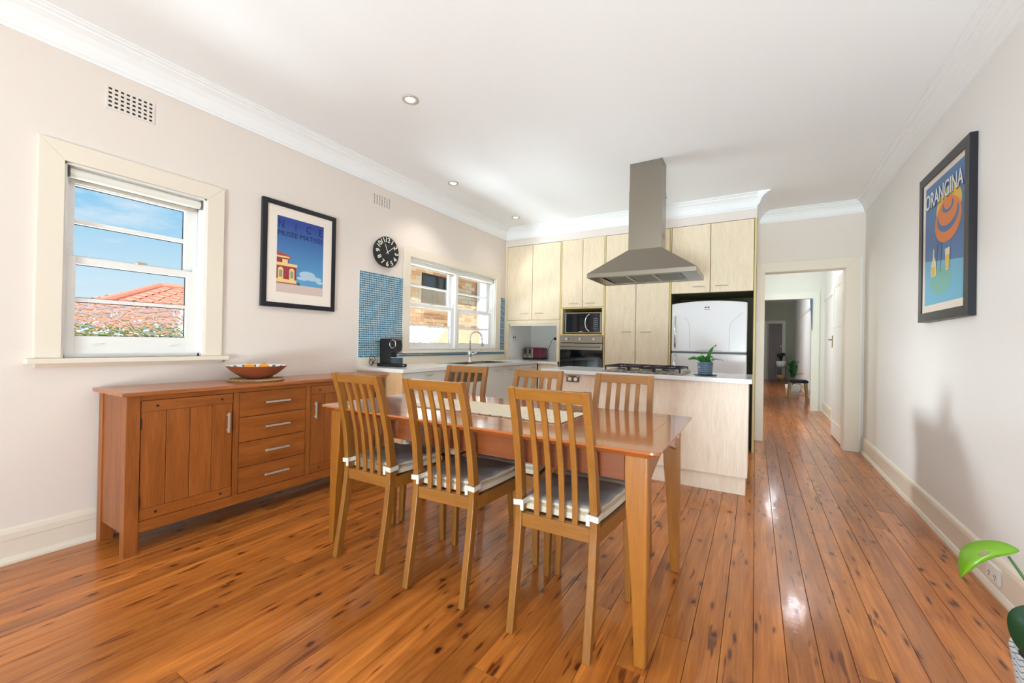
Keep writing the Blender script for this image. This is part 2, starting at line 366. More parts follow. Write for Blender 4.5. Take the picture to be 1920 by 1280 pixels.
# boards: unit mesh shared
ub = B(-.5, .5, -.5, .5, -.5, .5)
BW = .106
def board_mesh(ln):
    w, t_, k = BW-.0016, .021, .0012; bm = BM()
    pts = [(-w/2, -t_), (w/2, -t_), (w/2, -k), (w/2-k, 0), (-w/2+k, 0), (-w/2, -k)]
    prism(bm, pts, 'y', -ln/2+.0008, ln/2-.0008); bmesh.ops.recalc_face_normals(bm, faces=bm.faces)
    me = bpy.data.meshes.new('floor_board'); bm.to_mesh(me); bm.free(); me.materials.append(FLOOR); return me
lens = [1.35, 1.7, 2.1, 2.6, 3.2]; bmeshes = {l: board_mesh(l) for l in lens}
def lay(i, ya, yb):
    x = .008 + BW*(i+.5); y = ya - random.uniform(0, 1.2)
    while y < yb-.02:
        l = random.choice(lens)
        if y+l > yb-.5: l = None
        if l is None:
            me = board_mesh(yb-y) if True else None; ln = yb-y
        else: me = bmeshes[l]; ln = l
        y0 = y
        if y0 < ya: # first board clipped to the wall
            me = board_mesh(y0+ln-ya); y0 = ya; ln = ln-(ya-y)
        o = bpy.data.objects.new('board', me); COL.objects.link(o); o.parent = floor
        o.location = (x, y0+ln/2, random.uniform(-.0006, 0)); y += (ln if y >= ya else ln+(ya-y))
        o.rotation_euler = (0, random.uniform(-.004, .004), 0)
nb = 0
for i in range(-31, 11):
    if -.10 <= .008+BW*i and .008+BW*(i+1) < 1.2 and .008+BW*i > -.65+.6: lay(i, -2.9, 17.8)
    else: lay(i, -2.9, 6.0 if i > -31 else 6.0)
# left of the hall, out of sight but real
tag(mk('ceiling', box(box(BM(), -3.5, 1.4, -3.0, 6.1, ZC, ZC+.15), -.75, 1.4, 6.1, 18.2, ZC, ZC+.15), CEIL), kind='structure')
# left wall with two windows and a side door opening behind the camera
def wall_x(name, x0, x1, ya, yb, holes, m, za=0, zb=ZC):
    bm = BM(); y = ya
    for (h0, h1, z0, z1) in sorted(holes):
        box(bm, x0, x1, y, h0, za, zb)
        if z0 > za: box(bm, x0, x1, h0, h1, za, z0)
        if z1 < zb: box(bm, x0, x1, h0, h1, z1, zb)
        y = h1
    box(bm, x0, x1, y, yb, za, zb); return tag(mk(name, bm, m), kind='structure')
W1 = (.673, 1.338, 1.018, 2.073); W2 = (3.237, 4.925, 1.045, 2.05)
wall_x('wall_left', XL-.25, XL, -2.9, 6.1, [(-2.1, -1.0, 0, 2.15), W1, W2], WALL)
# right wall (slightly out of square)
bm = BM(); prism(bm, [(XR(-2.9), -2.9), (XR(18.2), 18.2), (1.5, 18.2), (1.5, -2.9)], 'z', 0, ZC)
tag(mk('wall_right', bm, WALLR), kind='structure')
# door wall y 5.95..6.1 : opening x .083-.875, z 2.065
bm = BM(); DX0, DX1, DZ = .092, .872, 2.066
box(bm, -3.45, DX0, 5.95, 6.1, 0, ZC); box(bm, DX1, 1.045, 5.95, 6.1, 0, ZC); box(bm, DX0, DX1, 5.95, 6.1, DZ, ZC)
tag(mk('wall_back', bm, WALL), kind='structure')
bm = BM(); box(bm, XL, 0.0, 5.2, 5.35, 2.556, ZC); box(bm, -.012, 0.0, 5.35, 5.95, 2.556, ZC)
tag(mk('wall_bulkhead', bm, WALL), kind='structure')
# front wall behind camera with wide glazed opening
bm = BM(); box(bm, -3.45, -2.85, -3.05, -2.9, 0, ZC); box(bm, .85, 1.4, -3.05, -2.9, 0, ZC); box(bm, -2.85, .85, -3.05, -2.9, 2.45, ZC)
tag(mk('wall_front', bm, WALL), kind='structure')
# outer shell roof edge
# cornices
def cornice(name, axis, a, b, w, drop, proj, sgn, drop2=None, m=CORN, w2=None):
    """profile in (proj,z) swept along axis; sgn +1 means room lies at +side of the wall coordinate w"""
    P = [(0, -1), (.10, -1), (.12, -.93), (.20, -.86), (.20, -.80), (.24, -.72), (.34, -.50), (.50, -.32), (.66, -.22), (.72, -.20), (.72, -.13), (.86, -.11), (.90, -.06), (1.0, -.05), (1.0, 0), (0, 0)]
    bm = BM(); dr = (drop, drop2 if drop2 else drop); ws = (w, w if w2 is None else w2); rings = []
    for k, (s, d, ww) in enumerate(zip((a, b), dr, ws)):
        ring = []
        for (p, z) in P:
            # mitre ends
            q = ww + sgn*p*proj; zz = ZC + z*d
            ring.append(bm.verts.new((q, s, zz) if axis == 'y' else (s, q, zz)))
        rings.append(ring)
    n = len(P)
    bm.faces.new(rings[0]); bm.faces.new(rings[1][::-1])
    for k in range(n): bm.faces.new((rings[0][k], rings[0][(k+1) % n], rings[1][(k+1) % n], rings[1][k]))
    return tag(mk(name, bm, m), kind='structure')
cornice('trim_1', 'y', -2.9, 5.2, XL, .147, .14, 1)
cornice('trim_2', 'x', XL, .0, 5.2, .147, .14, -1)
cornice('trim_3', 'y', 5.06, 5.95, 0.0, .147, .12, 1, .135)
cornice('trim_4', 'x', 0.0, 1.045, 5.95, .13, .12, -1)
cornice('trim_5', 'y', -2.9, 5.95, XR(-2.9), .25, .10, -1, .135, w2=XR(5.95))
# skirting
def skirt(name, ya, yb, w, sgn, w2=None):
    P = [(0, 0), (.030, 0), (.030, .012), (.022, .03), (.016, .034), (.016, .115), (.019, .118), (.019, .15), (.014, .168), (.006, .176), (0, .178)]
    bm = BM(); rings = []
    for s, ww in ((ya, w), (yb, w if w2 is None else w2)):
        rings.append([bm.verts.new((ww+sgn*p, s, z)) for p, z in P])
    n = len(P); bm.faces.new(rings[0]); bm.faces.new(rings[1][::-1])
    for k in range(n): bm.faces.new((rings[0][k], rings[0][(k+1) % n], rings[1][(k+1) % n], rings[1][k]))
    return tag(mk(name, bm, TRIMC), kind='structure')
skirt('baseboard_left', -1.0, 2.59, XL, 1)
skirt('baseboard_right', -2.9, 5.93, XR(-2.9), -1, XR(5.93))
skirt('baseboard_hall', 7.05, 9.4, XR(7.05), -1, XR(9.4))
skirt('baseboard_far_hall', 9.6, 17.6, XR(9.6), -1, XR(17.6))

# ================================================================== windows
def frame_rect(bm, x0, x1, y0, y1, z0, z1, w, wb=None, wt=None):
    wb = wb or w; wt = wt or w
    box(bm, x0, x1, y0, y0+w, z0, z1); box(bm, x0, x1, y1-w, y1, z0, z1)
    box(bm, x0, x1, y0+w, y1-w, z0, z0+wb); box(bm, x0, x1, y0+w, y1-w, z1-wt, z1)
def sash(parent, name, x, y0, y1, z0, z1, g0, g1, rows, pebble_last=None, rail_t=None):
    """sash with panes; g0,g1 glass y range; rows list of (zlo,zhi) top to bottom"""
    bm = BM(); xa, xb = x-.017, x+.017
    box(bm, xa, xb, y0, g0, z0, z1); box(bm, xa, xb, g1, y1, z0, z1)
    box(bm, xa, xb, g0, g1, rows[0][1], z1); box(bm, xa, xb, g0, g1, z0, rows[-1][0])
    s = mk(name, bm, WHITEG, parent, .002)
    for i in range(len(rows)-1):
        mk('glazing_bar', B(xa+.004, xb-.004, g0, g1, rows[i+1][1], rows[i][0]), WHITEG, s, .002)
    for i, (a, b) in enumerate(rows):
        mm = GLASS
        if pebble_last and i == len(rows)-1: mm = pebble_last
        g = BM()
        vs = [g.verts.new(p) for p in ((x, g0, a), (x, g1, a), (x, g1, b), (x, g0, b))]; g.faces.new(vs)
        p = mk('pane', g, mm, s)
        if mm is not GLASS: p['label'] = 'pebbled obscure glass pane'
    # putty line shadow around panes, painted as thin dark strips
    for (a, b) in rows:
        g = BM(); frame_rect(g, x-.012, x-.009, g0, g1, a, b, .004); mk('pane_shadow_line', g, HOLE, s)
    return s
def window(n, W, arch, sill, panes, nsash, blindz):
    root = thing('window_%d' % n, (XL, (W[0]+W[1])/2, W[2]), kind='structure')
    y0, y1, z0, z1 = W
    ay0, ay1, az = arch
    # architrave
    bm = BM(); d = .022
    for pts in ([(ay0, z0), (y0, z0), (y0, z1), (ay0, az)], [(y1, z0), (ay1, z0), (ay1, az), (y1, z1)], [(ay0, az), (y0, z1), (y1, z1), (ay1, az)]):
        prism(bm, pts, 'x', XL, XL+d)
    mk('architrave', bm, TRIMC, root, .002)
    # lining
    bm = BM(); t_ = .012
    box(bm, XL-.25, XL+.004, y0, y0+t_, z0, z1); box(bm, XL-.25, XL+.004, y1-t_, y1, z0, z1); box(bm, XL-.25, XL+.004, y0, y1, z1-t_, z1)
    # stop beads
    box(bm, XL-.05, XL-.03, y0+t_, y0+t_+.012, z0, z1); box(bm, XL-.05, XL-.03, y1-t_-.012, y1-t_, z0, z1); box(bm, XL-.05, XL-.03, y0+t_, y1-t_, z0, z0+.02)
    mk('frame_lining', bm, WHITEG, root, .0015)
    s0, s1 = sill
    bm = BM(); box(bm, XL-.28, XL+.055, s0, s1, z0-.027, z0); s = mk('sill', bm, TRIMC, root, .004)
    if n == 1: mk('apron_moulding', prism(BM(), [(XL, z0-.027), (XL+.03, z0-.027), (XL+.012, z0-.05), (XL, z0-.05)], 'y', s0+.035, s1-.03), TRIMC, root)
    for (a, b, g0, g1) in nsash:
        sash(root, 'sash_upper', XL-.105, a, b, panes['up'][-1][0]-.045, panes['up'][0][1]+.05, g0, g1, panes['up'])
        sl = sash(root, 'sash_lower', XL-.06, a, b, z0+.02, panes['lo'][0][1]+.04, g0, g1, panes['lo'], PEB if n == 1 else PEB2)
        # horns and fastener
        for yy in (a, b-.035):
            mk('sash_horn', prism(BM(), [(yy, panes['lo'][0][1]+.04), (yy+.035, panes['lo'][0][1]+.04), (yy+.03, panes['lo'][0][1]+.085), (yy+.008, panes['lo'][0][1]+.09)], 'x', XL-.075, XL-.045), WHITEG, root, .003)
        ym = (a+b)/2
        bm = cyl(BM(), (XL-.06, ym, 0), .016, 'z', panes['lo'][0][1]+.04, panes['lo'][0][1]+.052, 12); box(bm, XL-.068, XL-.052, ym-.005, ym+.045, panes['lo'][0][1]+.05, panes['lo'][0][1]+.06)
        mk('sash_fastener', bm, SILV, sl)
        for yy in (a+(b-a)*.22, a+(b-a)*.78):
            if n == 1: mk('finger_lift', B(XL-.043, XL-.03, yy-.02, yy+.02, panes['lo'][-1][0]-.05, panes['lo'][-1][0]-.042), WHITEG, sl, .001)
    return root
PAN = {'up': [(1.794, 1.983), (1.589, 1.769)], 'lo': [(1.351, 1.538), (1.139, 1.330)]}
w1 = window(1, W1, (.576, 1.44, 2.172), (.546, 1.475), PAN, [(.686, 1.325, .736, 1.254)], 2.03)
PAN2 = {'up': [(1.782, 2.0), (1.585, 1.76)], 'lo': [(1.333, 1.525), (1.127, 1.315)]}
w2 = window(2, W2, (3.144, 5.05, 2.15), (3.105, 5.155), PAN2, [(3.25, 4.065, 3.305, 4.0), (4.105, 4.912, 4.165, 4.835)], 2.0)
mk('mullion', B(XL-.14, XL-.02, 4.062, 4.108, 1.045, 2.04), WHITEG, w2, .003)
# roller blinds
def blind(name, y0, y1, z, label):
    root = thing(name, (XL-.03, (y0+y1)/2, z-.02), label, 'blind')
    bm = cyl(BM(), (XL-.035, 0, z), .026, 'y', y0, y1, 20); mk('roll', bm, mat('blind_fabric_%s' % name, (236, 232, 222), .7), root)
    mk('bottom_rail', B(XL-.066, XL-.058, y0+.01, y1-.01, z-.045, z-.022), SILV, root, .002)
    mk('bracket', B(XL-.062, XL-.01, y0-.006, y0, z-.028, z+.028), SEAL, root); mk('bracket', B(XL-.062, XL-.01, y1, y1+.006, z-.028, z+.028), SEAL, root)
blind('roller_blind', .70, 1.312, 2.03, 'white roller blind rolled up over the single sash window above the sideboard')
blind('roller_blind', 3.262, 4.90, 2.008, 'cream roller blind rolled up over the double kitchen window above the sink')

# ================================================================== outside
bw = thing('neighbour_house', (-5.7, 5.5, -.6), 'cream brick house wall with a dark window seen through the kitchen window', 'house')
mk('wall', box(box(BM(), -5.9, -5.62, 5.5, 7.95, 1.45, 1.9), -5.9, -5.62, 5.5, 6.02, 1.9, 2.62), MORTAR, bw)
mk('wall', box(box(BM(), -5.9, -5.62, 6.86, 7.95, 1.9, 2.62), -5.9, -5.62, 6.02, 6.86, 2.52, 2.62), MORTAR, bw)
mk('rendered_base', B(-5.9, -5.5, 5.3, 8.6, -.6, 1.45), RENDER, bw, .01)
brk = []
for i in range(4):
    b_ = B(-.055, .055, -.112, .112, -.034, .034); bmesh.ops.bevel(b_, geom=b_.edges[:], offset=.004, segments=1)
    me = bpy.data.meshes.new('brick'); b_.to_mesh(me); b_.free(); me.materials.append(BRICKM[i]); brk.append(me)
z = 1.49; row = 0
while z < 2.6:
    y = 5.62 - (.12 if row % 2 else 0)
    while y < 7.95:
        if not (5.95 < y < 6.93 and z > 1.87 and z < 2.52) and y > 5.55:
            o = bpy.data.objects.new('brick', random.choice(brk)); COL.objects.link(o); o.parent = bw
            o.location = Vector((-5.665+random.uniform(-.004, .004), y, z)) - bw.location
        y += .24
    z += .08; row += 1
wn = mk('window_frame', None or (lambda b: (frame_rect(b, -5.72, -5.62, 6.05, 6.84, 1.9, 2.52, .04), box(b, -5.7, -5.63, 6.54, 6.57, 1.93, 2.5), box(b, -5.7, -5.63, 6.08, 6.8, 2.2, 2.225))[0] or b)(BM()), DARKP, bw)
mk('window_glass', B(-5.69, -5.68, 6.09, 6.8, 1.94, 2.48), mat('far_glass', (60, 72, 80), .1), wn)
mk('eave', prism(BM(), [(-5.2, 2.6), (-5.2, 2.74), (-6.3, 3.3), (-6.3, 2.62)], 'y', 5.3, 8.8), WHITEG, bw)
mk('downpipe', cyl(BM(), (-5.56, 7.86, 0), .045, 'z', .2, 2.6, 12), WHITEG, bw)
mk('corner_post', B(-5.75, -5.55, 8.0, 8.22, -.6, 2.6), DARKP, bw)
mk('meter_box', B(-5.55, -5.42, 8.02, 8.18, 1.55, 1.72), BLACKM, bw)
# tiled roofs
def roof_plane(bm, p0, p1, t0, t1, courses, step=.035):
    """eave p0-p1, top t0-t1; stepped courses"""
    p0, p1, t0, t1 = map(Vector, (p0, p1, t0, t1))
    nrm = (p1-p0).cross(t0-p0).normalized(); 
    if nrm.z < 0: nrm = -nrm
    for i in range(courses):
        a, b = i/courses, (i+1)/courses
        A, Bq = p0.lerp(t0, a), p1.lerp(t1, a); C, D = p0.lerp(t0, b+.02), p1.lerp(t1, b+.02)
        n = 1 if step == 0 else max(1, int((Bq-A).length/.33))
        for k in range(n):
            u0, u1 = k/n, (k+.86)/n; um = (u0+u1)/2
            q = []
            for (P, Q, h) in ((A, Bq, step), (C, D, .0)):
                for w_, e_ in ((u0, 0), (um, .028), (u1, 0)): q.append(bm.verts.new(P.lerp(Q, w_)+nrm*(h+e_)))
            bm.faces.new((q[0], q[1], q[4], q[3])); bm.faces.new((q[1], q[2], q[5], q[4]))
            q2 = [bm.verts.new(P) for P in (A.lerp(Bq, u0), A.lerp(Bq, u1))]
            bm.faces.new((q[0], q2[0], q2[1], q[2], q[1]))
    vs = [bm.verts.new(P) for P in (p0, p1, t1, t0)]; bm.faces.new(vs)
rf = thing('tiled_roof_house', (-12, 4, -.6), 'house with low terracotta tiled hip roof seen through the window above the sideboard', 'house')
bm = BM(); roof_plane(bm, (-8.6, -1.5, .95), (-8.6, 7.4, .95), (-11.5, -1.0, 1.82), (-11.5, 7.0, 1.82), 12)
tag(mk('roof_tiles', bm, CLAYT, rf), kind='stuff')
bm = BM(); AP = (-13.2, 4.52, 2.42); AP2 = (-13.2, 8.0, 2.44)
roof_plane(bm, (-11.4, 2.9, 1.75), (-11.4, 8.5, 1.75), AP, AP2, 9); roof_plane(bm, (-14.8, 2.6, 1.7), (-11.4, 2.9, 1.75), AP, AP, 9)
tag(mk('roof_tiles', bm, CLAYT, rf), kind='stuff')
bm = BM(); tube(bm, [(-11.4, 2.9, 1.82), (-13.2, 4.52, 2.47)], .075, 8); tube(bm, [(-13.2, 4.52, 2.47), (-13.2, 8.0, 2.47)], .075, 8); mk('ridge_capping', bm, RIDGE, rf)
mk('wall', B(-11.3, -8.8, -1.3, 7.2, -.6, 1.0), RENDER, rf)
# hedge
hg = BM(); bmesh.ops.create_icosphere(hg, subdivisions=5, radius=1)
for v in hg.verts:
    n_ = noise.noise(v.co*7)*.12+noise.noise(v.co*19)*.08; v.co = v.co*(1+n_); v.co = Vector((v.co.x*.5, v.co.y*2.6, v.co.z*.8))+Vector((-7.6, 2.4, .47))
tag(mk('hedge', hg, HEDGE, loc=(-7.6, 2.4, -.4)), 'green clipped hedge below the tiled roof, blurred through pebbled glass', 'hedge')
bm = B(-30, -3.5, -20, 30, -.7, -.6); tag(mk('ground', bm, mat('paving', (178, 170, 156), .9)), kind='structure')
bm = B(-30, 30, -30, -3.1, -.7, -.6); tag(mk('ground_garden', bm, mat('lawn', (150, 160, 120), .9)), kind='structure')

# ================================================================== splashback
sp = tag(mk('splashback', box(box(box(BM(), XL, XL+.004, 2.59, 3.144, .98, 1.803), XL, XL+.004, 3.144, 5.19, .98, 1.018), XL, XL+.004, 5.052, 5.19, 1.018, 1.803), GROUT, loc=(XL, 3.9, .98)),
         'blue mosaic tile splashback around the kitchen window behind the sink bench', 'splashback')
verts = []; faces = []; tone = []
def tiles(y0, y1, z0, z1, p=.0212, g=.0046):
    ny, nz_ = max(1, round((y1-y0)/p)), max(1, round((z1-z0)/p)); py, pz = (y1-y0)/ny, (z1-z0)/nz_
    for i in range(ny):
        for j in range(nz_):
            a, b = y0+i*py+g/2, y0+(i+1)*py-g/2; c, d = z0+j*pz+g/2, z0+(j+1)*pz-g/2; t_ = random.random(); n = len(verts); xx = XL+.004; xf = XL+.0065
            verts.extend([(xx, a, c), (xx, b, c), (xx, b, d), (xx, a, d), (xf, a+.0006, c+.0006), (xf, b-.0006, c+.0006), (xf, b-.0006, d-.0006), (xf, a+.0006, d-.0006)])
            for q in ((4, 5, 6, 7), (0, 1, 5, 4), (1, 2, 6, 5), (2, 3, 7, 6), (3, 0, 4, 7)): faces.append([n+k for k in q]); tone.append(t_)
tiles(2.592, 3.143, .982, 1.802); tiles(3.144, 5.189, .982, 1.0175); tiles(5.053, 5.189, 1.02, 1.802)
me = bpy.data.meshes.new('mosaic_tiles'); me.from_pydata([(a-XL, b-3.9, c-.98) for a, b, c in verts], [], faces); me.materials.append(MOSAIC)
at = me.attributes.new('tone', 'FLOAT', 'FACE')
for i, v in enumerate(tone): at.data[i].value = v
o = bpy.data.objects.new('mosaic_tiles', me); COL.objects.link(o); o.parent = sp; o['kind'] = 'stuff'

# ================================================================== doors / hall
def arch_x(bm, x0, x1, z1, y, w, d=.022):
    """architrave in wall facing -y"""
    for pts in ([(x0-w, 0), (x0, 0), (x0, z1), (x0-w, z1+w)], [(x1, 0), (x1+w, 0), (x1+w, z1+w), (x1, z1)], [(x0-w, z1+w), (x0, z1), (x1, z1), (x1+w, z1+w)]):
        prism(bm, pts, 'y', y-d, y)
d1 = thing('door_1', (.48, 5.95, 0), kind='structure')
bm = BM(); d = .022; yw = 5.95
for pts in ([(0.003, 0), (DX0, 0), (DX0, DZ), (0.003, 2.182)], [(DX1, 0), (1.006, 0), (1.006, 2.182), (DX1, DZ)], [(0.003, 2.182), (DX0, DZ), (DX1, DZ), (1.006, 2.182)]):
    prism(bm, pts, 'y', yw-d, yw)
mk('architrave', bm, TRIMC, d1, .002)
mk('architrave_block', B(DX1+.01, 1.01, yw-.026, yw, 0, .15), TRIMC, d1, .002)
mk('corner_bead', B(1.006, 1.02, 5.935, 5.95, .13, 2.18), WHITEG, d1)
bm = BM(); box(bm, DX0-.02, DX0+.003, 5.95, 6.1, 0, DZ); box(bm, DX1-.003, DX1+.02, 5.95, 6.1, 0, DZ); box(bm, DX0, DX1, 5.95, 6.1, DZ-.003, DZ+.02); mk('jamb', bm, TRIMC, d1)
# door leaf open back against the hall wall
lf = thing('door_leaf', (.90, 6.14, .01)); lf.parent = d1; lf.location = Vector((.905, 6.14, .01))-d1.location
bm = BM(); box(bm, .888, .925, 6.14, 6.92, .012, 2.05)
leaf = mk('door_panel', bm, WHITEG, lf, .002)
lf.name = 'leaf'
bm = BM()
frame_rect(bm, .882, .888, 6.14, 6.92, .012, 2.05, .10, .2, .11); box(bm, .882, .888, 6.24, 6.82, 1.42, 1.50)
mk('raised_stile', bm, WHITEG, lf, .002)
bm = BM(); box(bm, .874, .882, 6.845, 6.875, 1.16, 1.32); tube(bm, [(.882, 6.86, 1.265), (.84, 6.86, 1.265), (.835, 6.80, 1.262), (.835, 6.75, 1.26)], .007, 8)
mk('handle', bm, mat('aged_brass', (120, 100, 70), .35, .9), lf)['label'] = 'brass lever handle on long plate'
for zz in (1.78, .32):
    mk('hinge', B(.872, .886, 6.112, 6.14, zz-.05, zz+.05), mat('painted_hinge', (214, 210, 198), .4), lf)
lsw = thing('light_switch', (.02, 5.925, 1.39), 'small white light switch on the cream door frame beside the fridge cupboard', 'switch')
mk('plate', B(.002, .038, 5.916, 5.928, 1.335, 1.445), PLUG, lsw, .002); mk('rocker', B(.012, .028, 5.909, 5.918, 1.365, 1.395), PLUG, lsw, .003)
# hall partition at y 9.4
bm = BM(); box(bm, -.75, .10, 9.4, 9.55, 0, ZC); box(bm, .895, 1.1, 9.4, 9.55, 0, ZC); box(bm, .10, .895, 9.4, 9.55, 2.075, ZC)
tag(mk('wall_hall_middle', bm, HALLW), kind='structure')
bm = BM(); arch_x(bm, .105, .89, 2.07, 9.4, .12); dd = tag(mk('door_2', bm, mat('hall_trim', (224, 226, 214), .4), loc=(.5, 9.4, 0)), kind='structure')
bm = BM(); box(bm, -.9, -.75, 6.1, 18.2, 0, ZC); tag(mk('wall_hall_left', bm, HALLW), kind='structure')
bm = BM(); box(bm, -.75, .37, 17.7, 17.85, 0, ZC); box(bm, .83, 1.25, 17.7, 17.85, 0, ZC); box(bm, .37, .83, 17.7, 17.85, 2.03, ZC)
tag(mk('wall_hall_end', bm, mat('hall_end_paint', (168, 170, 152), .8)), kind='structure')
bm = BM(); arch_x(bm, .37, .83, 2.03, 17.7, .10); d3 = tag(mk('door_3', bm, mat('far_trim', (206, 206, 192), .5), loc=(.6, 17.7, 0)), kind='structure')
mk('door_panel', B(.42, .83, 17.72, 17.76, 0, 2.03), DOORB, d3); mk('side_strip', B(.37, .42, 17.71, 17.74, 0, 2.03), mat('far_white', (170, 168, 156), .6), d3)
mk('knob', tube(BM(), [(.79, 17.72, 1.22), (.79, 17.68, 1.22)], .02, 10), SILV, d3)
bm = BM(); prism(bm, [(XR(6.15), 6.15), (XR(6.15)-.018, 6.15), (XR(9.4)-.018, 9.4), (XR(9.4), 9.4)], 'z', 2.02, 2.07); tag(mk('trim_6', bm, WHITEG), kind='structure')
bm = BM(); prism(bm, [(XR(9.55), 9.55), (XR(9.55)-.018, 9.55), (XR(17.7)-.018, 17.7), (XR(17.7), 17.7)], 'z', 2.06, 2.12); tag(mk('trim_7', bm, WHITEG), kind='structure')
# ================================================================== kitchen joinery
YC = 5.2
def bow_handle(parent, x, y, z, w=.13, axis='x'):
    bm = BM(); pts = []
    for k in range(9):
        t_ = k/8*2-1
        if axis == 'x': pts.append((x+t_*w/2, y-.026*(1-t_*t_)-.001, z))
        else: pts.append((x+.026*(1-t_*t_)+.001, y+t_*w/2, z))
    rs = [.0035+.003*(1-abs(k/8*2-1)) for k in range(9)]
    tube(bm, pts, rs, 8); return mk('handle', bm, SILV, parent, smooth=True)
def door_f(parent, x0, x1, z0, z1, y, m, hx=None, hz=None, name='door', t_=.018):
    d_ = mk(name, B(x0+.002, x1-.002, y, y+t_, z0+.002, z1-.002), m, parent, .0015)
    if hx is not None: bow_handle(d_, hx, y, hz)
    return d_
def carcass(bm, x0, x1, z0, z1, y0, y1, t_=.016, back=True):
    box(bm, x0, x0+t_, y0, y1, z0, z1); box(bm, x1-t_, x1, y0, y1, z0, z1); box(bm, x0+t_, x1-t_, y0, y1, z0, z0+t_); box(bm, x0+t_, x1-t_, y0, y1, z1-t_, z1)
    if back: box(bm, x0+t_, x1-t_, y1-.01, y1, z0+t_, z1-t_)
    return bm
# upper cabinet over the appliance niche
c1 = thing('wall_cabinet', (-2.74, 5.5, 1.475), 'pale maple two-door wall cupboard above the toaster niche', 'cupboard')
mk('carcass', carcass(BM(), -3.198, -2.312, 1.477, 2.554, YC+.02, 5.94), LEDGE, c1)
mk('filler', B(-3.198, -3.166, YC+.004, YC+.02, 1.477, 2.554), LAM, c1)
door_f(c1, -3.163, -2.748, 1.479, 2.552, YC, LAM, -2.865, 1.57); door_f(c1, -2.745, -2.314, 1.479, 2.552, YC, LAM, -2.635, 1.57)
# tower: cupboard, microwave opening, oven opening
tw = thing('oven_tower', (-2.0, 5.55, 0), 'pale maple tower housing the microwave and oven with two upper doors', 'cupboard')
bm = BM(); box(bm, -2.31, -2.294, YC, 5.94, 0, 2.554); box(bm, -1.697, -1.68, YC, 5.94, 0, 2.554)
for a, b in ((2.54, 2.554), (1.622, 1.637), (1.262, 1.281), (.63, .652), (.1, .115)): box(bm, -2.294, -1.697, YC+.002, 5.94, a, b)
box(bm, -2.294, -1.697, 5.9, 5.94, .1, 2.54)
mk('carcass', bm, LEDGE, tw)
bm = BM(); box(bm, -2.294, -2.272, YC+.001, 5.3, 1.281, 1.622); box(bm, -1.719, -1.697, YC+.001, 5.3, 1.281, 1.622); mk('opening_stile', bm, LAM, tw)
door_f(tw, -2.292, -1.994, 1.639, 2.552, YC, LAM, -2.115, 1.69); door_f(tw, -1.992, -1.698, 1.639, 2.552, YC, LAM, -1.885, 1.69)
door_f(tw, -2.292, -1.698, .12, .628, YC, LAM, name='drawer_front')
mk('kick_board', B(-2.294, -1.697, 5.26, 5.275, 0, .1), LAM, tw)
# pantry
pa = thing('pantry_cabinet', (-1.28, 5.55, 0), 'tall pale maple pantry with two full-height doors behind the range hood', 'cupboard')
mk('carcass', carcass(BM(), -1.678, -.893, .1, 2.554, YC+.02, 5.94), LEDGE, pa)
door_f(pa, -1.676, -1.288, .11, 2.552, YC, LAM, -1.405, 1.31); door_f(pa, -1.286, -.895, .11, 2.552, YC, LAM, -1.165, 1.31)
mk('kick_board', B(-1.678, -.893, 5.26, 5.275, 0, .1), LAM, pa)
# fridge surround
fs = thing('fridge_cabinet', (-.45, 5.55, 0), 'pale maple two-door cupboard bridging over the white fridge, with end panel', 'cupboard')
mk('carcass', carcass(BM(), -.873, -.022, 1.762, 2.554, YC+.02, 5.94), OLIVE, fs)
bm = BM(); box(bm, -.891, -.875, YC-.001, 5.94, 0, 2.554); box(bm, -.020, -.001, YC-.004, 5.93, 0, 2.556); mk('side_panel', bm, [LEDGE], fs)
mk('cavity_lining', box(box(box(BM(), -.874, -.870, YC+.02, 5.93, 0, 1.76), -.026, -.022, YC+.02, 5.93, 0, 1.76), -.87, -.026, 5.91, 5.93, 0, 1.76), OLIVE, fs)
door_f(fs, -.872, -.455, 1.764, 2.552, YC, LAM, -.575, 1.835); door_f(fs, -.453, -.024, 1.764, 2.552, YC, LAM, -.335, 1.835)
# niche under wall cabinet
ni = thing('appliance_niche', (-2.74, 5.5, .9), 'white-lined appliance niche with raised roller shutter holding the toaster', 'cupboard')
bm = BM(); box(bm, -3.198, -3.128, YC, YC+.018, .9, 1.475); box(bm, -2.356, -2.314, YC, YC+.018, .9, 1.475); box(bm, -3.128, -2.356, YC, YC+.018, 1.432, 1.475); mk('face_frame', bm, LAM, ni)
bm = BM(); box(bm, -3.14, -3.128, YC+.018, 5.93, .9, 1.47); box(bm, -2.356, -2.344, YC+.018, 5.93, .9, 1.47); box(bm, -3.128, -2.356, 5.915, 5.93, .9, 1.47); box(bm, -3.128, -2.356, YC+.018, 5.915, 1.455, 1.47); mk('lining', bm, mat('niche_white', (250, 248, 243), .5), ni)
mk('roller_shutter', B(-3.12, -2.364, YC+.022, YC+.04, 1.395, 1.45), CREAMST, ni, .004)
# benchtop: L shape with a hole for the sink
bt = BM(); BZ0, BZ1 = .868, .9
SX0, SX1, SY0, SY1 = -3.05, -2.72, 3.62, 4.55
box(bt, -3.199, SX0, 2.58, 5.16, BZ0, BZ1); box(bt, SX1, -2.60, 2.58, 5.16, BZ0, BZ1); box(bt, SX0, SX1, 2.58, SY0, BZ0, BZ1); box(bt, SX0, SX1, SY1, 5.16, BZ0, BZ1)
box(bt, -3.199, -2.356, 5.16, 5.91, BZ0, BZ1); box(bt, -2.60, -2.312, 5.13, 5.16, BZ0, BZ1)
top = tag(mk('benchtop', bt, STONE, loc=(-2.9, 3.9, .87)), 'white L-shaped kitchen benchtop along the window wall', 'benchtop')
mk('upstand', B(-3.199, -3.178, 2.585, 5.19, .9, .98), CREAMST, top)
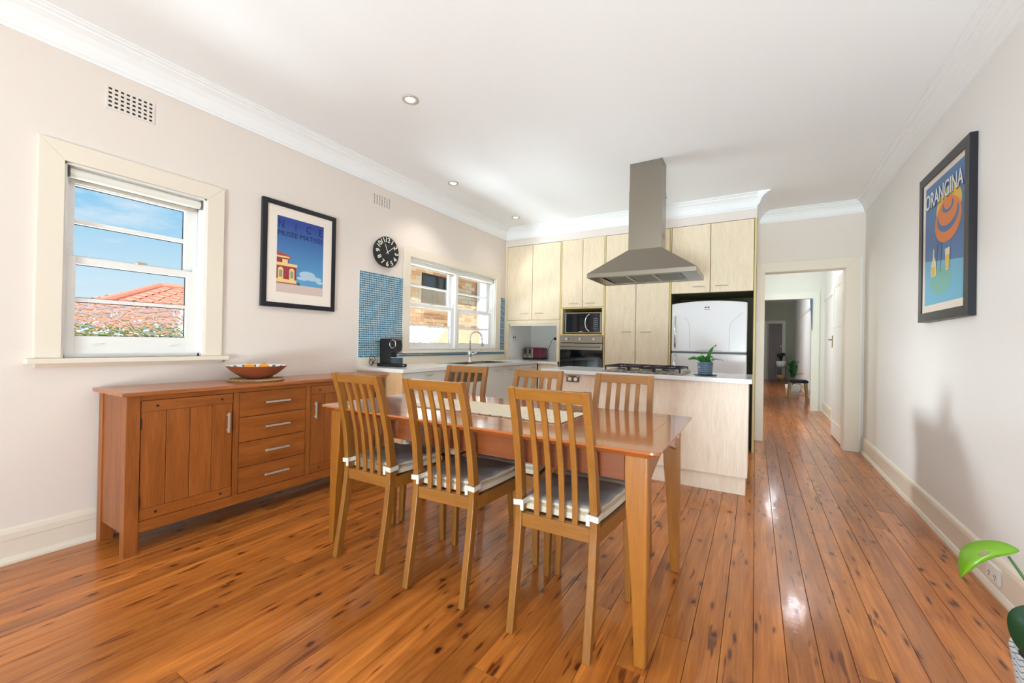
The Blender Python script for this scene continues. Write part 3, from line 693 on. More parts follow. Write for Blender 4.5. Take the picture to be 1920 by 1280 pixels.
# base cabinets along left wall, fronts at x=-2.62
def base(y0, y1, label, fronts, dark=False, body=WHITELAM):
    g = thing('base_cabinet', (-2.9, (y0+y1)/2, 0), label, 'cupboard')
    bm = BM(); box(bm, -3.19, -2.645, y0+.001, y0+.017, .1, .868); box(bm, -3.19, -2.645, y1-.017, y1-.001, .1, .868); box(bm, -3.19, -2.645, y0+.017, y1-.017, .1, .116); box(bm, -3.19, -3.18, y0+.017, y1-.017, .116, .868)
    mk('carcass', bm, body, g)
    mk('kick_board', B(-2.70, -2.69, y0+.001, y1-.001, 0, .1), body, g)
    for (a, b, z0, z1, hy, nm) in fronts:
        d_ = mk(nm, B(-2.643, -2.622, a+.002, b-.002, z0+.002, z1-.002), body, g, .0015)
        if hy: bow_handle(d_, -2.622, hy, z1-.045 if nm == 'door' else z1-.03, .12, 'y')
    return g
base(2.60, 3.23, 'white base unit with drawers at the near end of the window bench', [(2.60, 3.23, .70, .865, 2.93, 'drawer'), (2.60, 3.23, .42, .70, 2.93, 'drawer'), (2.60, 3.23, .115, .42, 2.93, 'drawer')])
base(3.88, 4.65, 'white two-door base unit under the sink tap', [(3.88, 4.25, .115, .865, 4.10, 'door'), (4.25, 4.65, .115, .865, 4.42, 'door')])
base(4.65, 5.16, 'white narrow base unit in the corner of the window bench', [(4.65, 4.90, .115, .865, 4.78, 'door'), (4.90, 5.15, .115, .865, 5.02, 'door')])
dw = thing('dishwasher', (-2.9, 3.56, 0), 'dishwasher with grey steel control band under the bench beside the sink', 'dishwasher')
mk('body', B(-3.15, -2.66, 3.26, 3.85, .08, .86), WHITELAM, dw); mk('control_panel', B(-2.66, -2.625, 3.262, 3.85, .72, .86), STEELD, dw, .003)
mk('door', B(-2.66, -2.628, 3.262, 3.85, .11, .715), WHITELAM, dw, .003); mk('kick_board', B(-2.72, -2.70, 3.26, 3.85, 0, .1), BLACKM, dw)
ep = tag(mk('end_panel', B(-3.198, -2.615, 2.584, 2.598, 0, .867), wood('maple_end', [(206, 160, 112), (222, 178, 132), (232, 192, 148)], 'z', .4, 1.6, 7, (.3, .7), .05, fine=1.6), loc=(-2.9, 2.59, 0)), 'pale maple end panel closing the near end of the window bench', 'panel')
pn = tag(mk('corner_panel', B(-2.612, -2.312, 5.162, 5.18, 0, .867), LAM, loc=(-2.46, 5.17, 0)), 'pale maple base panel under the toaster niche beside the oven', 'panel')
# sink and tap
sk = thing('sink', (-2.9, 4.08, .9), 'stainless steel inset sink with two bowls in the window bench', 'sink')
bm = BM(); frame_rect(bm, 0, 0, 0, 0, 0, 0, 0) if False else None
box(bm, -3.07, -2.70, 3.56, SY0+.02, .9, .903); box(bm, -3.07, -2.70, SY1-.02, 4.6, .9, .903); box(bm, -3.07, SX0+.02, SY0+.02, SY1-.02, .9, .903); box(bm, SX1-.02, -2.70, SY0+.02, SY1-.02, .9, .903); box(bm, SX0+.02, SX1-.02, 4.07, 4.11, .895, .903)
mk('rim', bm, STEEL, sk, .001)
for a, b in ((SY0+.012, 4.07), (4.11, SY1-.012)):
    bm = BM(); x0, x1 = SX0+.012, SX1-.012
    box(bm, x0, x1, a, b, .72, .725); box(bm, x0, x0+.004, a, b, .725, .899); box(bm, x1-.004, x1, a, b, .725, .899); box(bm, x0, x1, a, a+.004, .725, .899); box(bm, x0, x1, b-.004, b, .725, .899)
    mk('bowl', bm, STEEL, sk)
tp = thing('kitchen_tap', (-2.965, 4.03, .903), 'tall chrome gooseneck mixer tap behind the sink in front of the window', 'tap')
mk('base', lathe(BM(), [(0, .9031), (.03, .9031), (.03, .908), (.022, .914), (.021, .985), (.026, .995), (.026, 1.02), (.018, 1.035), (0, 1.036)], -2.965, 4.03, 20), CHROME, tp, smooth=True)
pts = [(-2.965, 4.03, 1.03), (-2.965, 4.03, 1.20)] + [(-2.965+.075*(1-math.cos(a))*.6, 4.03+.075*(1-math.cos(a))*.8, 1.20+.075*math.sin(a)) for a in [math.pi*k/10 for k in range(1, 11)]]
pts.append((pts[-1][0], pts[-1][1], 1.17)); mk('spout', tube(BM(), pts, .011, 12), CHROME, tp, smooth=True)
mk('spray_head', tube(BM(), [(pts[-1][0], pts[-1][1], 1.18), (pts[-1][0]+.008, pts[-1][1]+.01, 1.10)], .0145, 12), CHROME, tp, smooth=True)
mk('lever', tube(BM(), [(-2.95, 4.05, 1.0), (-2.93, 4.09, 1.01), (-2.90, 4.16, 1.06)], [.014, .009, .006], 10), CHROME, tp, smooth=True)

# island
isl = thing('kitchen_island', (-.9, 3.95, 0), 'pale maple kitchen island with white top and low plinth', 'island')
IL, IR = -1.75, -.04
mk('front_panel', B(IL, IR, 3.625, 3.643, .143, .864), LAMI, isl, .001)
bm = BM(); box(bm, IL, IL+.018, 3.643, 4.24, .143, .864); mk('side_panel', bm, LAMI, isl); bm = BM(); box(bm, IR-.018, IR, 3.643, 4.24, .143, .864); mk('side_panel', bm, LAMI, isl)
mk('body', B(IL+.018, IR-.018, 3.643, 4.22, .15, .7), LAMI, isl)
mk('plinth', B(IL+.03, IR-.014, 3.665, 4.2, 0, .143), LAMI, isl)
mk('plinth_edge', B(IR-.014, IR-.011, 3.664, 4.2, 0, .142), LEDGE, isl)
for k in range(4):
    a = IL+.02+k*.42; mk('door', B(a, a+.416, 4.222, 4.24, .16, .85), WHITELAM, isl, .001)
bm = B(-1.792, -.018, 3.60, 4.30, .865, .9); tag(mk('island_top', bm, STONE, bev=.0025, loc=(-.9, 3.95, .865)), 'white stone top of the kitchen island', 'benchtop')
gp = thing('power_point', (-1.466, 3.622, .82), 'bronze double power point under the top on the island front', 'power point')
mk('plate', B(-1.529, -1.403, 3.614, 3.6245, .792, .851), BRONZE, gp, .002)
for xx in (-1.495, -1.437):
    mk('socket', cyl(BM(), (xx, 0, .817), .018, 'y', 3.611, 3.6145, 16), PLUG, gp)
for xx in (-1.515, -1.417): mk('rocker', B(xx-.007, xx+.007, 3.611, 3.6145, .838, .847), PLUG, gp)

# range hood
hd = thing('range_hood', (-.9, 3.95, 1.76), 'stainless steel island range hood with pyramid canopy and tall square flue', 'range hood')
x0, x1, y0, y1 = -1.365, -.422, 3.672, 4.235; cx0, cx1, cy0, cy1 = -1.012, -.722, 3.78, 3.97; zt_, zb_, zf = 1.803, 1.762, 2.012
bm = BM()
A = [bm.verts.new(p) for p in ((x0, y0, zt_), (x1, y0, zt_), (x1, y1, zt_), (x0, y1, zt_))]; Cc = [bm.verts.new(p) for p in ((cx0, cy0, zf), (cx1, cy0, zf), (cx1, cy1, zf), (cx0, cy1, zf))]
for k in range(4): bm.faces.new((A[k], A[(k+1) % 4], Cc[(k+1) % 4], Cc[k]))
bm.faces.new(Cc[::-1]); mk('canopy', bm, STEEL, hd)
bm = BM(); box(bm, x0, x1, y0, y0+.012, zb_, zt_); box(bm, x0, x1, y1-.012, y1, zb_, zt_); box(bm, x0, x0+.012, y0+.012, y1-.012, zb_, zt_); box(bm, x1-.012, x1, y0+.012, y1-.012, zb_, zt_); mk('skirt', bm, STEEL, hd, .002)
bm = BM(); box(bm, x0+.012, x1-.012, y0+.012, y0+.075, zb_+.004, zb_+.012); box(bm, x0+.012, x1-.012, y1-.075, y1-.012, zb_+.004, zb_+.012); box(bm, x0+.012, x0+.12, y0+.075, y1-.075, zb_+.004, zb_+.012); box(bm, x1-.13, x1-.012, y0+.075, y1-.075, zb_+.004, zb_+.012); mk('underside', bm, STEEL, hd)
fw = (x1-.13-x0-.12)/3
for k in range(3):
    a = x0+.12+k*fw; bm = BM(); box(bm, a+.012, a+fw-.012, y0+.08, y1-.08, zb_+.012, zb_+.022)
    for j in range(18):
        yy = y0+.09+j*(y1-y0-.18)/18; box(bm, a+.02, a+fw-.02, yy, yy+.008, zb_+.008, zb_+.012)
    fl_ = mk('filter', bm, STEELD, hd); mk('filter_latch', B(a+fw*.35, a+fw*.65, y1-.105, y1-.085, zb_+.002, zb_+.008), CHROME, fl_)
bm = BM(); box(bm, x0+.12+fw-.012, x0+.12+fw+.012, y0+.075, y1-.075, zb_+.003, zb_+.012); box(bm, x0+.12+2*fw-.012, x0+.12+2*fw+.012, y0+.075, y1-.075, zb_+.003, zb_+.012); mk('filter_rail', bm, STEEL, hd)
mk('flue', B(cx0, cx1, cy0, cy1, zf-.004, 2.55), STEEL, hd, .001); mk('flue_upper', B(cx0+.003, cx1-.003, cy0+.003, cy1-.003, 2.55, 2.799), STEEL, hd, .001)
mk('vent_grille', B(cx1, cx1+.002, cy0+.05, cy0+.13, 2.10, 2.15), STEELD, hd)
mk('screw', cyl(BM(), (0, cy1-.02, 2.5), .006, 'x', cx1, cx1+.006, 8), STEELD, hd)

# gas hob on island
hb = thing('gas_hob', (-.87, 3.95, .9), 'stainless five-burner gas hob with black grates set in the island top', 'hob')
hx0, hx1, hy0, hy1 = -1.215, -.515, 3.70, 4.21
bm = B(hx0, hx1, hy0, hy1, .9, .913); mk('plate', bm, STEEL, hb, .005)
bpos = [(-1.07, 3.82, .045), (-1.07, 4.07, .035), (-.87, 3.95, .06), (-.68, 3.82, .035), (-.68, 4.08, .045)]
for x_, y_, r_ in bpos:
    b1 = mk('burner', lathe(BM(), [(0, .9135), (r_, .9135), (r_, .922), (r_*.85, .926), (0, .926)], x_, y_, 20), STEEL, hb)
    mk('burner_cap', lathe(BM(), [(0, .9262), (r_*.8, .9262), (r_*.8, .932), (0, .934)], x_, y_, 20), CAST, b1)
for k in range(3):
    a = hx0+.025+k*.219; b = a+.205; bm = BM(); zt = .950
    loop = [(a, hy0+.03, zt), (b, hy0+.03, zt), (b, hy1-.03, zt), (a, hy1-.03, zt)]
    for q in range(4): tube(bm, [loop[q], loop[(q+1) % 4]], .0075, 6)
    mx_ = (a+b)/2
    for yy in (hy0+.13, (hy0+hy1)/2, hy1-.13):
        tube(bm, [(a, yy, zt), (mx_-.03, yy, zt)], .007, 6); tube(bm, [(b, yy, zt), (mx_+.03, yy, zt)], .007, 6)
    tube(bm, [(mx_, hy0+.03, zt), (mx_, hy0+.09, zt)], .005, 6); tube(bm, [(mx_, hy1-.03, zt), (mx_, hy1-.09, zt)], .005, 6)
    for px_, py_ in ((a, hy0+.03), (b, hy0+.03), (a, hy1-.03), (b, hy1-.03)): tube(bm, [(px_, py_, .914), (px_, py_, zt)], .008, 6)
    mk('grate', bm, CAST, hb)
for k in range(5):
    mk('control_knob', lathe(BM(), [(0, .9135), (.018, .9135), (.017, .93), (.012, .934), (0, .934)], hx1-.03, hy0+.06+k*.098, 16), SILV, hb)
bm = BM()
for k in range(9): box(bm, hx0+.05+k*.068, hx0+.095+k*.068, hy0-.0005, hy0+.001, .904, .908)
mk('vent_slot', bm, HOLE, hb)

# oven + microwave
ov = thing('oven', (-2.0, 5.2, .66), 'stainless wall oven with black glass door below the microwave', 'oven')
mk('body', B(-2.285, -1.705, 5.205, 5.75, .662, 1.25), BLACKM, ov)
cpn = mk('control_panel', B(-2.295, -1.70, 5.178, 5.204, 1.165, 1.257), STEEL, ov, .002)
for xx in (-2.19, -2.0, -1.808): mk('knob', tube(BM(), [(xx, 5.1775, 1.215), (xx, 5.152, 1.215)], .017, 16), SILV, cpn)
dr_ = mk('door', B(-2.295, -1.70, 5.182, 5.204, .668, 1.158), BLACKG, ov, .002)
mk('door_band', B(-2.295, -1.70, 5.1795, 5.182, 1.072, 1.156), STEEL, dr_)
bm = BM(); tube(bm, [(-2.262, 5.18, 1.115), (-2.262, 5.14, 1.117), (-2.24, 5.135, 1.118), (-1.76, 5.135, 1.118), (-1.737, 5.14, 1.117), (-1.737, 5.18, 1.115)], .009, 10); mk('handle', bm, STEEL, dr_, smooth=True)
mw = thing('microwave', (-1.98, 5.35, 1.281), 'black and silver microwave in the opening above the oven', 'microwave')
mk('body', B(-2.235, -1.73, 5.225, 5.60, 1.290, 1.568), STEELD, mw, .004)
bm = BM(); 
for (a, b, c, d) in ((-2.238, -1.727, 1.29, 1.306), (-2.238, -1.727, 1.556, 1.571), (-2.238, -2.222, 1.306, 1.556), (-1.748, -1.727, 1.306, 1.556)): box(bm, a, b, 5.21, 5.225, c, d)
mk('front_frame', bm, STEEL, mw, .002)
mk('door', B(-2.222, -1.748, 5.214, 5.225, 1.306, 1.556), BLACKG, mw)
bm = BM(); pts = []
for k in range(17):
    a = math.radians(105+150*k/16); pts.append((-1.865+.085*math.cos(a), 5.208, 1.431+.118*math.sin(a)))
tube(bm, pts, .007, 8); mk('handle', bm, CHROME, mw, smooth=True)
bm = BM()
for i in range(3):
    for j in range(6): box(bm, -1.835+i*.022, -1.822+i*.022, 5.2125, 5.2142, 1.35+j*.026, 1.362+j*.026)
mk('keypad', bm, mat('key_print', (120, 130, 140), .4), mw)
mk('feet', box(box(BM(), -2.2, -2.17, 5.25, 5.28, 1.2812, 1.29), -1.79, -1.76, 5.25, 5.28, 1.2812, 1.29), BLACKM, mw)
mk('badge', B(-2.035, -1.985, 5.2125, 5.2142, 1.312, 1.318), PLUG, mw)

# fridge with arched top
fg = thing('fridge', (-.47, 5.5, 0), 'white top-freezer fridge with curved top and two small red hearts', 'fridge')
FX0, FX1, FY = -.865, -.078, 5.215
def arch_pts(x0, x1, z0, zs, zc, n=16, inset=0):
    P = [(x0+inset, z0), (x1-inset, z0)]
    for k in range(n+1):
        t_ = k/n; xx = x1-inset+(x0-x1+2*inset)*t_; s_2 = (xx-(x0+x1)/2)/((x1-x0)/2); P.append((xx, zc-(zc-zs)*s_2*s_2))
    return P
mk('cabinet', B(FX0+.01, FX1-.01, FY+.075, 5.88, .03, 1.63), FRIDGEM, fg, .008)
fd = mk('freezer_door', prism(BM(), arch_pts(FX0, FX1, 1.083, 1.642, 1.672), 'y', FY, FY+.07), FRIDGEM, fg, .012, seg=3)
ld = mk('fridge_door', B(FX0, FX1, FY, FY+.07, .06, 1.062), FRIDGEM, fg, .012, seg=3)
mk('door_seal', B(FX0+.006, FX1-.006, FY+.012, FY+.07, 1.062, 1.083), SEAL, fg)
mk('feet', box(box(BM(), FX0+.04, FX0+.08, 5.33, 5.37, 0, .03), FX1-.08, FX1-.04, 5.33, 5.37, 0, .03), BLACKM, fg)
# embossed curves
bm = BM(); tube(bm, [(-.66, FY-.0005, 1.10), (-.665, FY-.0005, 1.3), (-.67, FY-.0005, 1.40), (-.69, FY-.0005, 1.45), (-.73, FY-.0005, 1.48)], .0028, 6); tube(bm, [(-.252, FY-.0005, 1.10), (-.25, FY-.0005, 1.35), (-.235, FY-.0005, 1.42), (-.2, FY-.0005, 1.46), (-.12, FY-.0005, 1.53)], .0028, 6)
mk('embossed_line', bm, mat('fridge_emboss', (214, 212, 214), .2), fd)
for nm, za, zb, pr_ in (('handle', 1.12, 1.50, fd), ('handle', .70, 1.04, ld)):
    bm = BM(); tube(bm, [(-.818, FY+.004, za), (-.818, FY-.04, za+.02), (-.818, FY-.045, (za+zb)/2), (-.818, FY-.04, zb-.02), (-.818, FY+.004, zb)], .011, 10); mk(nm, bm, CHROME, pr_, smooth=True)
bm = BM()
prism(bm, [(-.62, 1.085), (-.30, 1.085), (-.33, 1.102), (-.46, 1.112), (-.59, 1.102)], 'y', FY-.003, FY+.002); mk('lower_grip', bm, mat('grip_grey', (206, 206, 208), .3), fd)
HEART = mat('heart_red', (128, 22, 34), .4)
def heart(cx, cz, s):
    P = []
    for k in range(24):
        a = 2*math.pi*k/24; P.append((cx+s*16*math.sin(a)**3/17, cz+s*(13*math.cos(a)-5*math.cos(2*a)-2*math.cos(3*a)-math.cos(4*a))/17))
    return P
for xx in (-.497, -.467): mk('heart', prism(BM(), heart(xx, 1.595, .0125), 'y', FY-.0015, FY+.001), HEART, fd)
mk('badge', B(-.512, -.452, FY-.001, FY+.001, 1.568, 1.573), SEAL, fd)
mk('badge', B(-.185, -.135, FY-.001, FY+.001, 1.104, 1.109), SILV, fd)

# toaster in the niche
to = thing('toaster', (-3.0, 5.6, .9), 'maroon and chrome four-slice toaster in the niche', 'toaster')
mk('body', B(-3.205+.09, -2.80, 5.62, 5.86, .915, 1.082), MAROON, to, .022, seg=4)
fc_ = mk('front_plate', B(-3.11, -2.93, 5.605, 5.62, .918, 1.072), STEEL, to, .01)
for xx in (-3.06, -2.98):
    mk('lever_slot', B(xx-.016, xx+.016, 5.602, 5.606, .985, 1.06), BLACKM, fc_); mk('lever', B(xx-.014, xx+.014, 5.585, 5.603, 1.035, 1.048), BLACKM, fc_, .003)
    mk('dial', tube(BM(), [(xx, 5.606, .945), (xx, 5.592, .945)], .012, 12), CHROME, fc_)
mk('slots', box(box(BM(), -3.09, -2.83, 5.68, 5.70, 1.08, 1.0835), -3.09, -2.83, 5.77, 5.79, 1.08, 1.0835), BLACKM, to)
mk('base', B(-3.11, -2.805, 5.63, 5.85, .9, .916), BLACKM, to)
mk('cord', tube(BM(), [(-2.80, 5.74, .95), (-2.765, 5.74, .98), (-2.745, 5.78, 1.08), (-2.74, 5.86, 1.18), (-2.725, 5.885, 1.222), (-2.70, 5.885, 1.225)], .0035, 8), mat('cord_grey', (70, 72, 78), .5), to, smooth=True)
mk('plug', tube(BM(), [(-2.69, 5.905, 1.225), (-2.69, 5.87, 1.225)], .02, 14), BLACKM, to)
pp = thing('power_point', (-2.65, 5.91, 1.23), 'white double power point on the back wall of the toaster niche', 'power point')
mk('plate', B(-2.71, -2.58, 5.907, 5.9148, 1.19, 1.268), PLUG, pp, .002); mk('rocker', B(-2.62, -2.60, 5.904, 5.9075, 1.22, 1.24), PLUG, pp)
pp = thing('power_point', (-3.12, 5.3, 1.23), 'white power point with dark switches on the left side of the toaster niche', 'power point')
mk('plate', B(-3.1278, -3.12, 5.30, 5.42, 1.17, 1.26), PLUG, pp, .002)
for yy in (5.335, 5.385): mk('rocker', B(-3.12, -3.117, yy-.012, yy+.012, 1.22, 1.245), BLACKM, pp)

# coffee machine: faces +x (into the room)
cf = thing('coffee_machine', (-2.98, 2.80, .9), 'black capsule coffee machine with chrome ring on the near end of the bench', 'coffee machine')
mk('base', B(-3.13, -2.83, 2.755, 2.86, .9, .93), BLACKM, cf, .01, seg=3)
P = [(-3.10, .93), (-2.955, .93), (-2.955, 1.02), (-2.895, 1.05), (-2.885, 1.10), (-2.895, 1.15), (-2.925, 1.168), (-3.09, 1.168), (-3.108, 1.15), (-3.11, 1.10)]
def prism_y(P, a, b): return prism(BM(), P, 'y', a, b)
mk('body', prism_y(P, 2.765, 2.85), BLACKM, cf, .008, seg=3)
bm = BM(); pts = [(-2.885+.0*k, 2.8075+.034*math.cos(2*math.pi*k/24), 1.115+.034*math.sin(2*math.pi*k/24)) for k in range(25)]
tube(bm, [(-2.884, p[1], p[2]) for p in pts], .004, 6, False)
bm2 = BM(); pts = [(-2.925+.038*math.cos(2*math.pi*k/24), 2.762, 1.115+.038*math.sin(2*math.pi*k/24)) for k in range(25)]
tube(bm2, pts, .0045, 6, False); mk('ring', bm2, CHROME, cf); bm.free()
mk('drip_tray', B(-2.952, -2.872, 2.770, 2.845, .93, .985), mat('tray_dark', (50, 70, 86), .3), cf, .004); mk('tray_grid', B(-2.955, -2.862, 2.767, 2.848, .985, .992), CHROME, cf, .002)
mk('water_tank', lathe(BM(), [(0, .932), (.03, .932), (.032, 1.13), (0, 1.13)], -3.145, 2.81, 18), GLASS, cf); mk('tank_lid', B(-3.175, -3.10, 2.775, 2.845, 1.131, 1.139), BLACKM, cf, .003)
mk('badge', B(-2.8302, -2.829, 2.80, 2.82, .912, .918), PLUG, cf)
bm = tube(BM(), [(-3.12, 2.77, .925), (-3.15, 2.73, .93), (-3.15, 2.69, .97), (-3.13, 2.68, 1.0), (-3.11, 2.71, .99), (-3.13, 2.74, .96), (-3.16, 2.74, .93), (-3.165, 2.72, .906)], .0035, 8); mk('cord', bm, BLACKM, cf, smooth=True)
bm = BM(); tube(bm, [(-3.15+.02*math.cos(t*.7), 2.71+.01*math.sin(t), .94+.03*math.sin(t*.7)) for t in range(10)], .003, 6); mk('cord_coil', bm, BLACKM, cf)

# potted plant on island
pl = thing('potted_fern', (-.36, 3.84, .9), 'small green strap-leaf plant in a ribbed blue-grey pot on the island', 'plant')
mk('saucer', lathe(BM(), [(0, .9), (.085, .9), (.093, .907), (.088, .908), (.08, .905), (0, .905)], -.362, 3.84, 32), mat('saucer_dark', (60, 66, 82), .3), pl, smooth=True)
prof = [(0, .9055), (.052, .9055)]
for k in range(25):
    t_ = k/24; prof.append((.056+.006*t_+.0045*math.sin(t_*6*2*math.pi), .908+t_*.105))
prof += [(.058, 1.014), (.054, 1.0), (0, 1.0)]
mk('pot', lathe(BM(), prof, -.362, 3.84, 36), POTB, pl, smooth=True); mk('soil', lathe(BM(), [(0, 1.003), (.054, 1.003)], -.362, 3.84, 24), SOIL, pl)
def strap(bm, base, d, ln, h, w, droop=.5, n=10, th=.0012, twist=0, tipw=.15):
    """curved strap leaf: starts at base, arches in horizontal direction d, rises h"""
    base = Vector(base); d = Vector((d[0], d[1], 0)).normalized(); side = Vector((-d.y, d.x, 0)); L_, R2, Cn = [], [], []
    for k in range(n+1):
        t_ = k/n; p = base + d*ln*t_ + Vector((0, 0, h*math.sin(min(1, t_*(1+droop))*math.pi/2) - droop*h*max(0, t_-.5)**1.5*2))
        ww = w*(math.sin(math.pi*min(1, .12+t_*.88))**.7) + w*tipw*(1-t_)
        sd_ = (side*math.cos(twist*t_)+Vector((0, 0, 1))*math.sin(twist*t_))
        L_.append(bm.verts.new(p+sd_*ww/2)); R2.append(bm.verts.new(p-sd_*ww/2)); Cn.append(bm.verts.new(p-Vector((0, 0, ww*.12))))
    for k in range(n):
        bm.faces.new((L_[k], Cn[k], Cn[k+1], L_[k+1])); bm.faces.new((Cn[k], R2[k], R2[k+1], Cn[k+1]))
    return bm
def leaf_obj(name, parent, m, *a, **k):
    o = mk(name, strap(BM(), *a, **k), m, parent, smooth=True); sm = o.modifiers.new('solid', 'SOLIDIFY'); sm.thickness = .0012; return o
random.seed(3)
for k in range(15):
    a = 2*math.pi*k/15+random.uniform(-.2, .2); leaf_obj('leaf', pl, LEAFG if k % 3 else LEAFM, (-.362+.02*math.cos(a), 3.84+.02*math.sin(a), 1.002), (math.cos(a), math.sin(a)), random.uniform(.05, .11), random.uniform(.03, .07), random.uniform(.016, .028), twist=random.uniform(-.4, .6))
leaf_obj('leaf', pl, LEAFG, (-.355, 3.835, 1.0), (.85, -.55), .095, .16, .05, droop=.1, twist=.7); leaf_obj('leaf', pl, LEAFG, (-.37, 3.84, 1.0), (-1, -.2), .04, .10, .03, droop=.1)
leaf_obj('leaf', pl, LEAFG, (-.38, 3.83, 1.0), (-1, -.3), .12, .05, .035, twist=1.2); leaf_obj('leaf', pl, LEAFM, (-.34, 3.83, 1.0), (1, -.3), .125, .045, .02)
# ================================================================== sideboard
sb = thing('sideboard', (-2.98, 1.7, 0), 'long honey oak sideboard with plank doors and four central drawers under the window', 'sideboard')
SXF, SXB, SYA, SYB = -2.772, -3.165, .822, 2.50
mk('top', B(-3.172, -2.742, .795, 2.535, .832, .853), OAKT, sb, .003)
for nm, xa, xb in (('leg', SXF-.055, SXF), ('leg', SXB, SXB+.055)):
    for ya, yb in ((SYA, SYA+.058), (SYB-.058, SYB)): mk(nm, B(xa, xb, ya, yb, 0, .831), OAK, sb, .002)
mk('side_panel', B(SXB+.055, SXF-.055, SYA+.006, SYA+.024, .115, .831), OAK, sb); mk('side_panel', B(SXB+.055, SXF-.055, SYB-.024, SYB-.006, .115, .831), OAK, sb)
mk('back_panel', B(SXB+.01, SXB+.02, SYA+.058, SYB-.058, .115, .83), OAKH, sb); mk('bottom_panel', B(SXB+.02, SXF-.03, SYA+.02, SYB-.02, .115, .135), OAKH, sb)
mk('top_rail', B(SXF-.03, SXF-.004, SYA+.058, SYB-.058, .803, .831), OAKH, sb, .001); mk('bottom_rail', B(SXF-.03, SXF-.004, SYA+.058, SYB-.058, .108, .166), OAKH, sb, .001)
for ya, yb in ((1.331, 1.363), (1.811, 1.845)): mk('divider', B(SXF-.03, SXF-.004, ya, yb, .166, .803), OAK, sb, .001)
def sb_door(y0, y1, hy, hinge_y, widths):
    d_ = thing('door', (0, 0, 0)); d_.parent = sb; d_.location = Vector((SXF, (y0+y1)/2, .17))-sb.location
    y0 += .003; y1 -= .003; z0, z1 = .169, .800; xf = SXF-.006
    mk('rail', B(xf-.02, xf, y0, y1, z1-.058, z1), OAKH, d_, .001); mk('rail', B(xf-.02, xf, y0, y1, z0, z0+.058), OAKH, d_, .001)
    w_ = (y1-y0)/widths
    for k in range(widths): mk('plank', B(xf-.019, xf-.0015, y0+k*w_+.001, y0+(k+1)*w_-.001, z0+.059, z1-.059), OAK, d_, .002)
    for yy in (y0+.07, y1-.06):
        for zz in (z1-.03, z0+.03): mk('dowel', B(xf-.002, xf+.001, yy-.006, yy+.006, zz-.006, zz+.006), HOLE, d_)
    mk('handle', B(xf+.012, xf+.02, hy-.006, hy+.006, .565, .685), SILV, d_, .001)
    mk('handle_post', box(box(BM(), xf-.002, xf+.012, hy-.004, hy+.004, .575, .585), xf-.002, xf+.012, hy-.004, hy+.004, .665, .675), SILV, d_)
    for zz in (.68, .27): mk('hinge', B(xf-.004, xf+.003, hinge_y-.004, hinge_y+.004, zz-.03, zz+.03), HOLE, d_)
sb_door(.881, 1.330, 1.30, .883, 4); sb_door(1.846, 2.44, 1.882, 2.438, 5)
for k in range(4):
    z1_ = .800-k*.1585; z0_ = z1_-.155; d_ = mk('drawer', B(SXF-.026, SXF-.006, 1.366, 1.808, z0_, z1_), OAKH, sb, .0015)
    mk('handle', B(SXF+.008, SXF+.016, 1.52, 1.685, (z0_+z1_)/2-.003, (z0_+z1_)/2+.009), SILV, d_, .001)
    mk('handle_post', box(box(BM(), SXF-.007, SXF+.008, 1.535, 1.545, (z0_+z1_)/2-.001, (z0_+z1_)/2+.007), SXF-.007, SXF+.008, 1.66, 1.67, (z0_+z1_)/2-.001, (z0_+z1_)/2+.007), SILV, d_)
# woven mat + bowl + oranges
BCX, BCY = -2.955, 1.56
mt = tag(mk('woven_mat', lathe(BM(), [(0, .8535), (.160, .8535), (.163, .858), (.160, .861), (0, .861)], BCX, BCY, 40), JUTE, loc=(BCX, BCY, .8535)), 'round woven jute mat under the fruit bowl on the sideboard', 'mat')
bm = BM()
for rr in (.03, .052, .074, .096, .118, .14, .163):
    n = int(2*math.pi*rr/.013)
    for k in range(n):
        a = 2*math.pi*k/n; p = Vector((BCX+rr*math.cos(a), BCY+rr*math.sin(a), .862)); tdir = Vector((-math.sin(a), math.cos(a), 0)); rd = Vector((math.cos(a), math.sin(a), 0))
        tube(bm, [p-tdir*.007-rd*.006, p+Vector((0, 0, .003)), p+tdir*.007+rd*.006], [.003, .0055, .003], 5)
tag(mk('braid', bm, JUTE, mt, smooth=True), kind='stuff')
bowl = thing('fruit_bowl', (BCX, BCY, .863), 'wide terracotta bowl with a blue-patterned white inside on the sideboard', 'bowl')
mk('outside', lathe(BM(), [(0, .8692), (.06, .8692), (.088, .878), (.125, .902), (.158, .930), (.182, .954), (.186, .958)], BCX, BCY, 56), TERRA, bowl, smooth=True)
BIN = mat('bowl_glaze', (240, 238, 230), .2)
mk('inside', lathe(BM(), [(.186, .958), (.180, .957), (.154, .934), (.121, .907), (.084, .884), (.0, .876)], BCX, BCY, 56), BIN, bowl, smooth=True)
BLU = mat('bowl_blue', (50, 106, 140), .25); bm = BM()
for k in range(16):
    a = 2*math.pi*k/16
    for (r0, r1, da) in ((.146, .174, .09),):
        def PP(rr, aa): 
            z_ = .907+(rr-.121)*(.027/.033) if rr < .154 else .934+(rr-.154)*(.023/.026)
            return (BCX+(rr-.001)*math.cos(aa), BCY+(rr-.001)*math.sin(aa), z_+.0018)
        vs = [bm.verts.new(PP(r0, a-da*.5)), bm.verts.new(PP(r0, a+da*.7)), bm.verts.new(PP(r1, a+da)), bm.verts.new(PP(r1, a-da*.6))]; bm.faces.new(vs)
mk('pattern', bm, BLU, bowl)
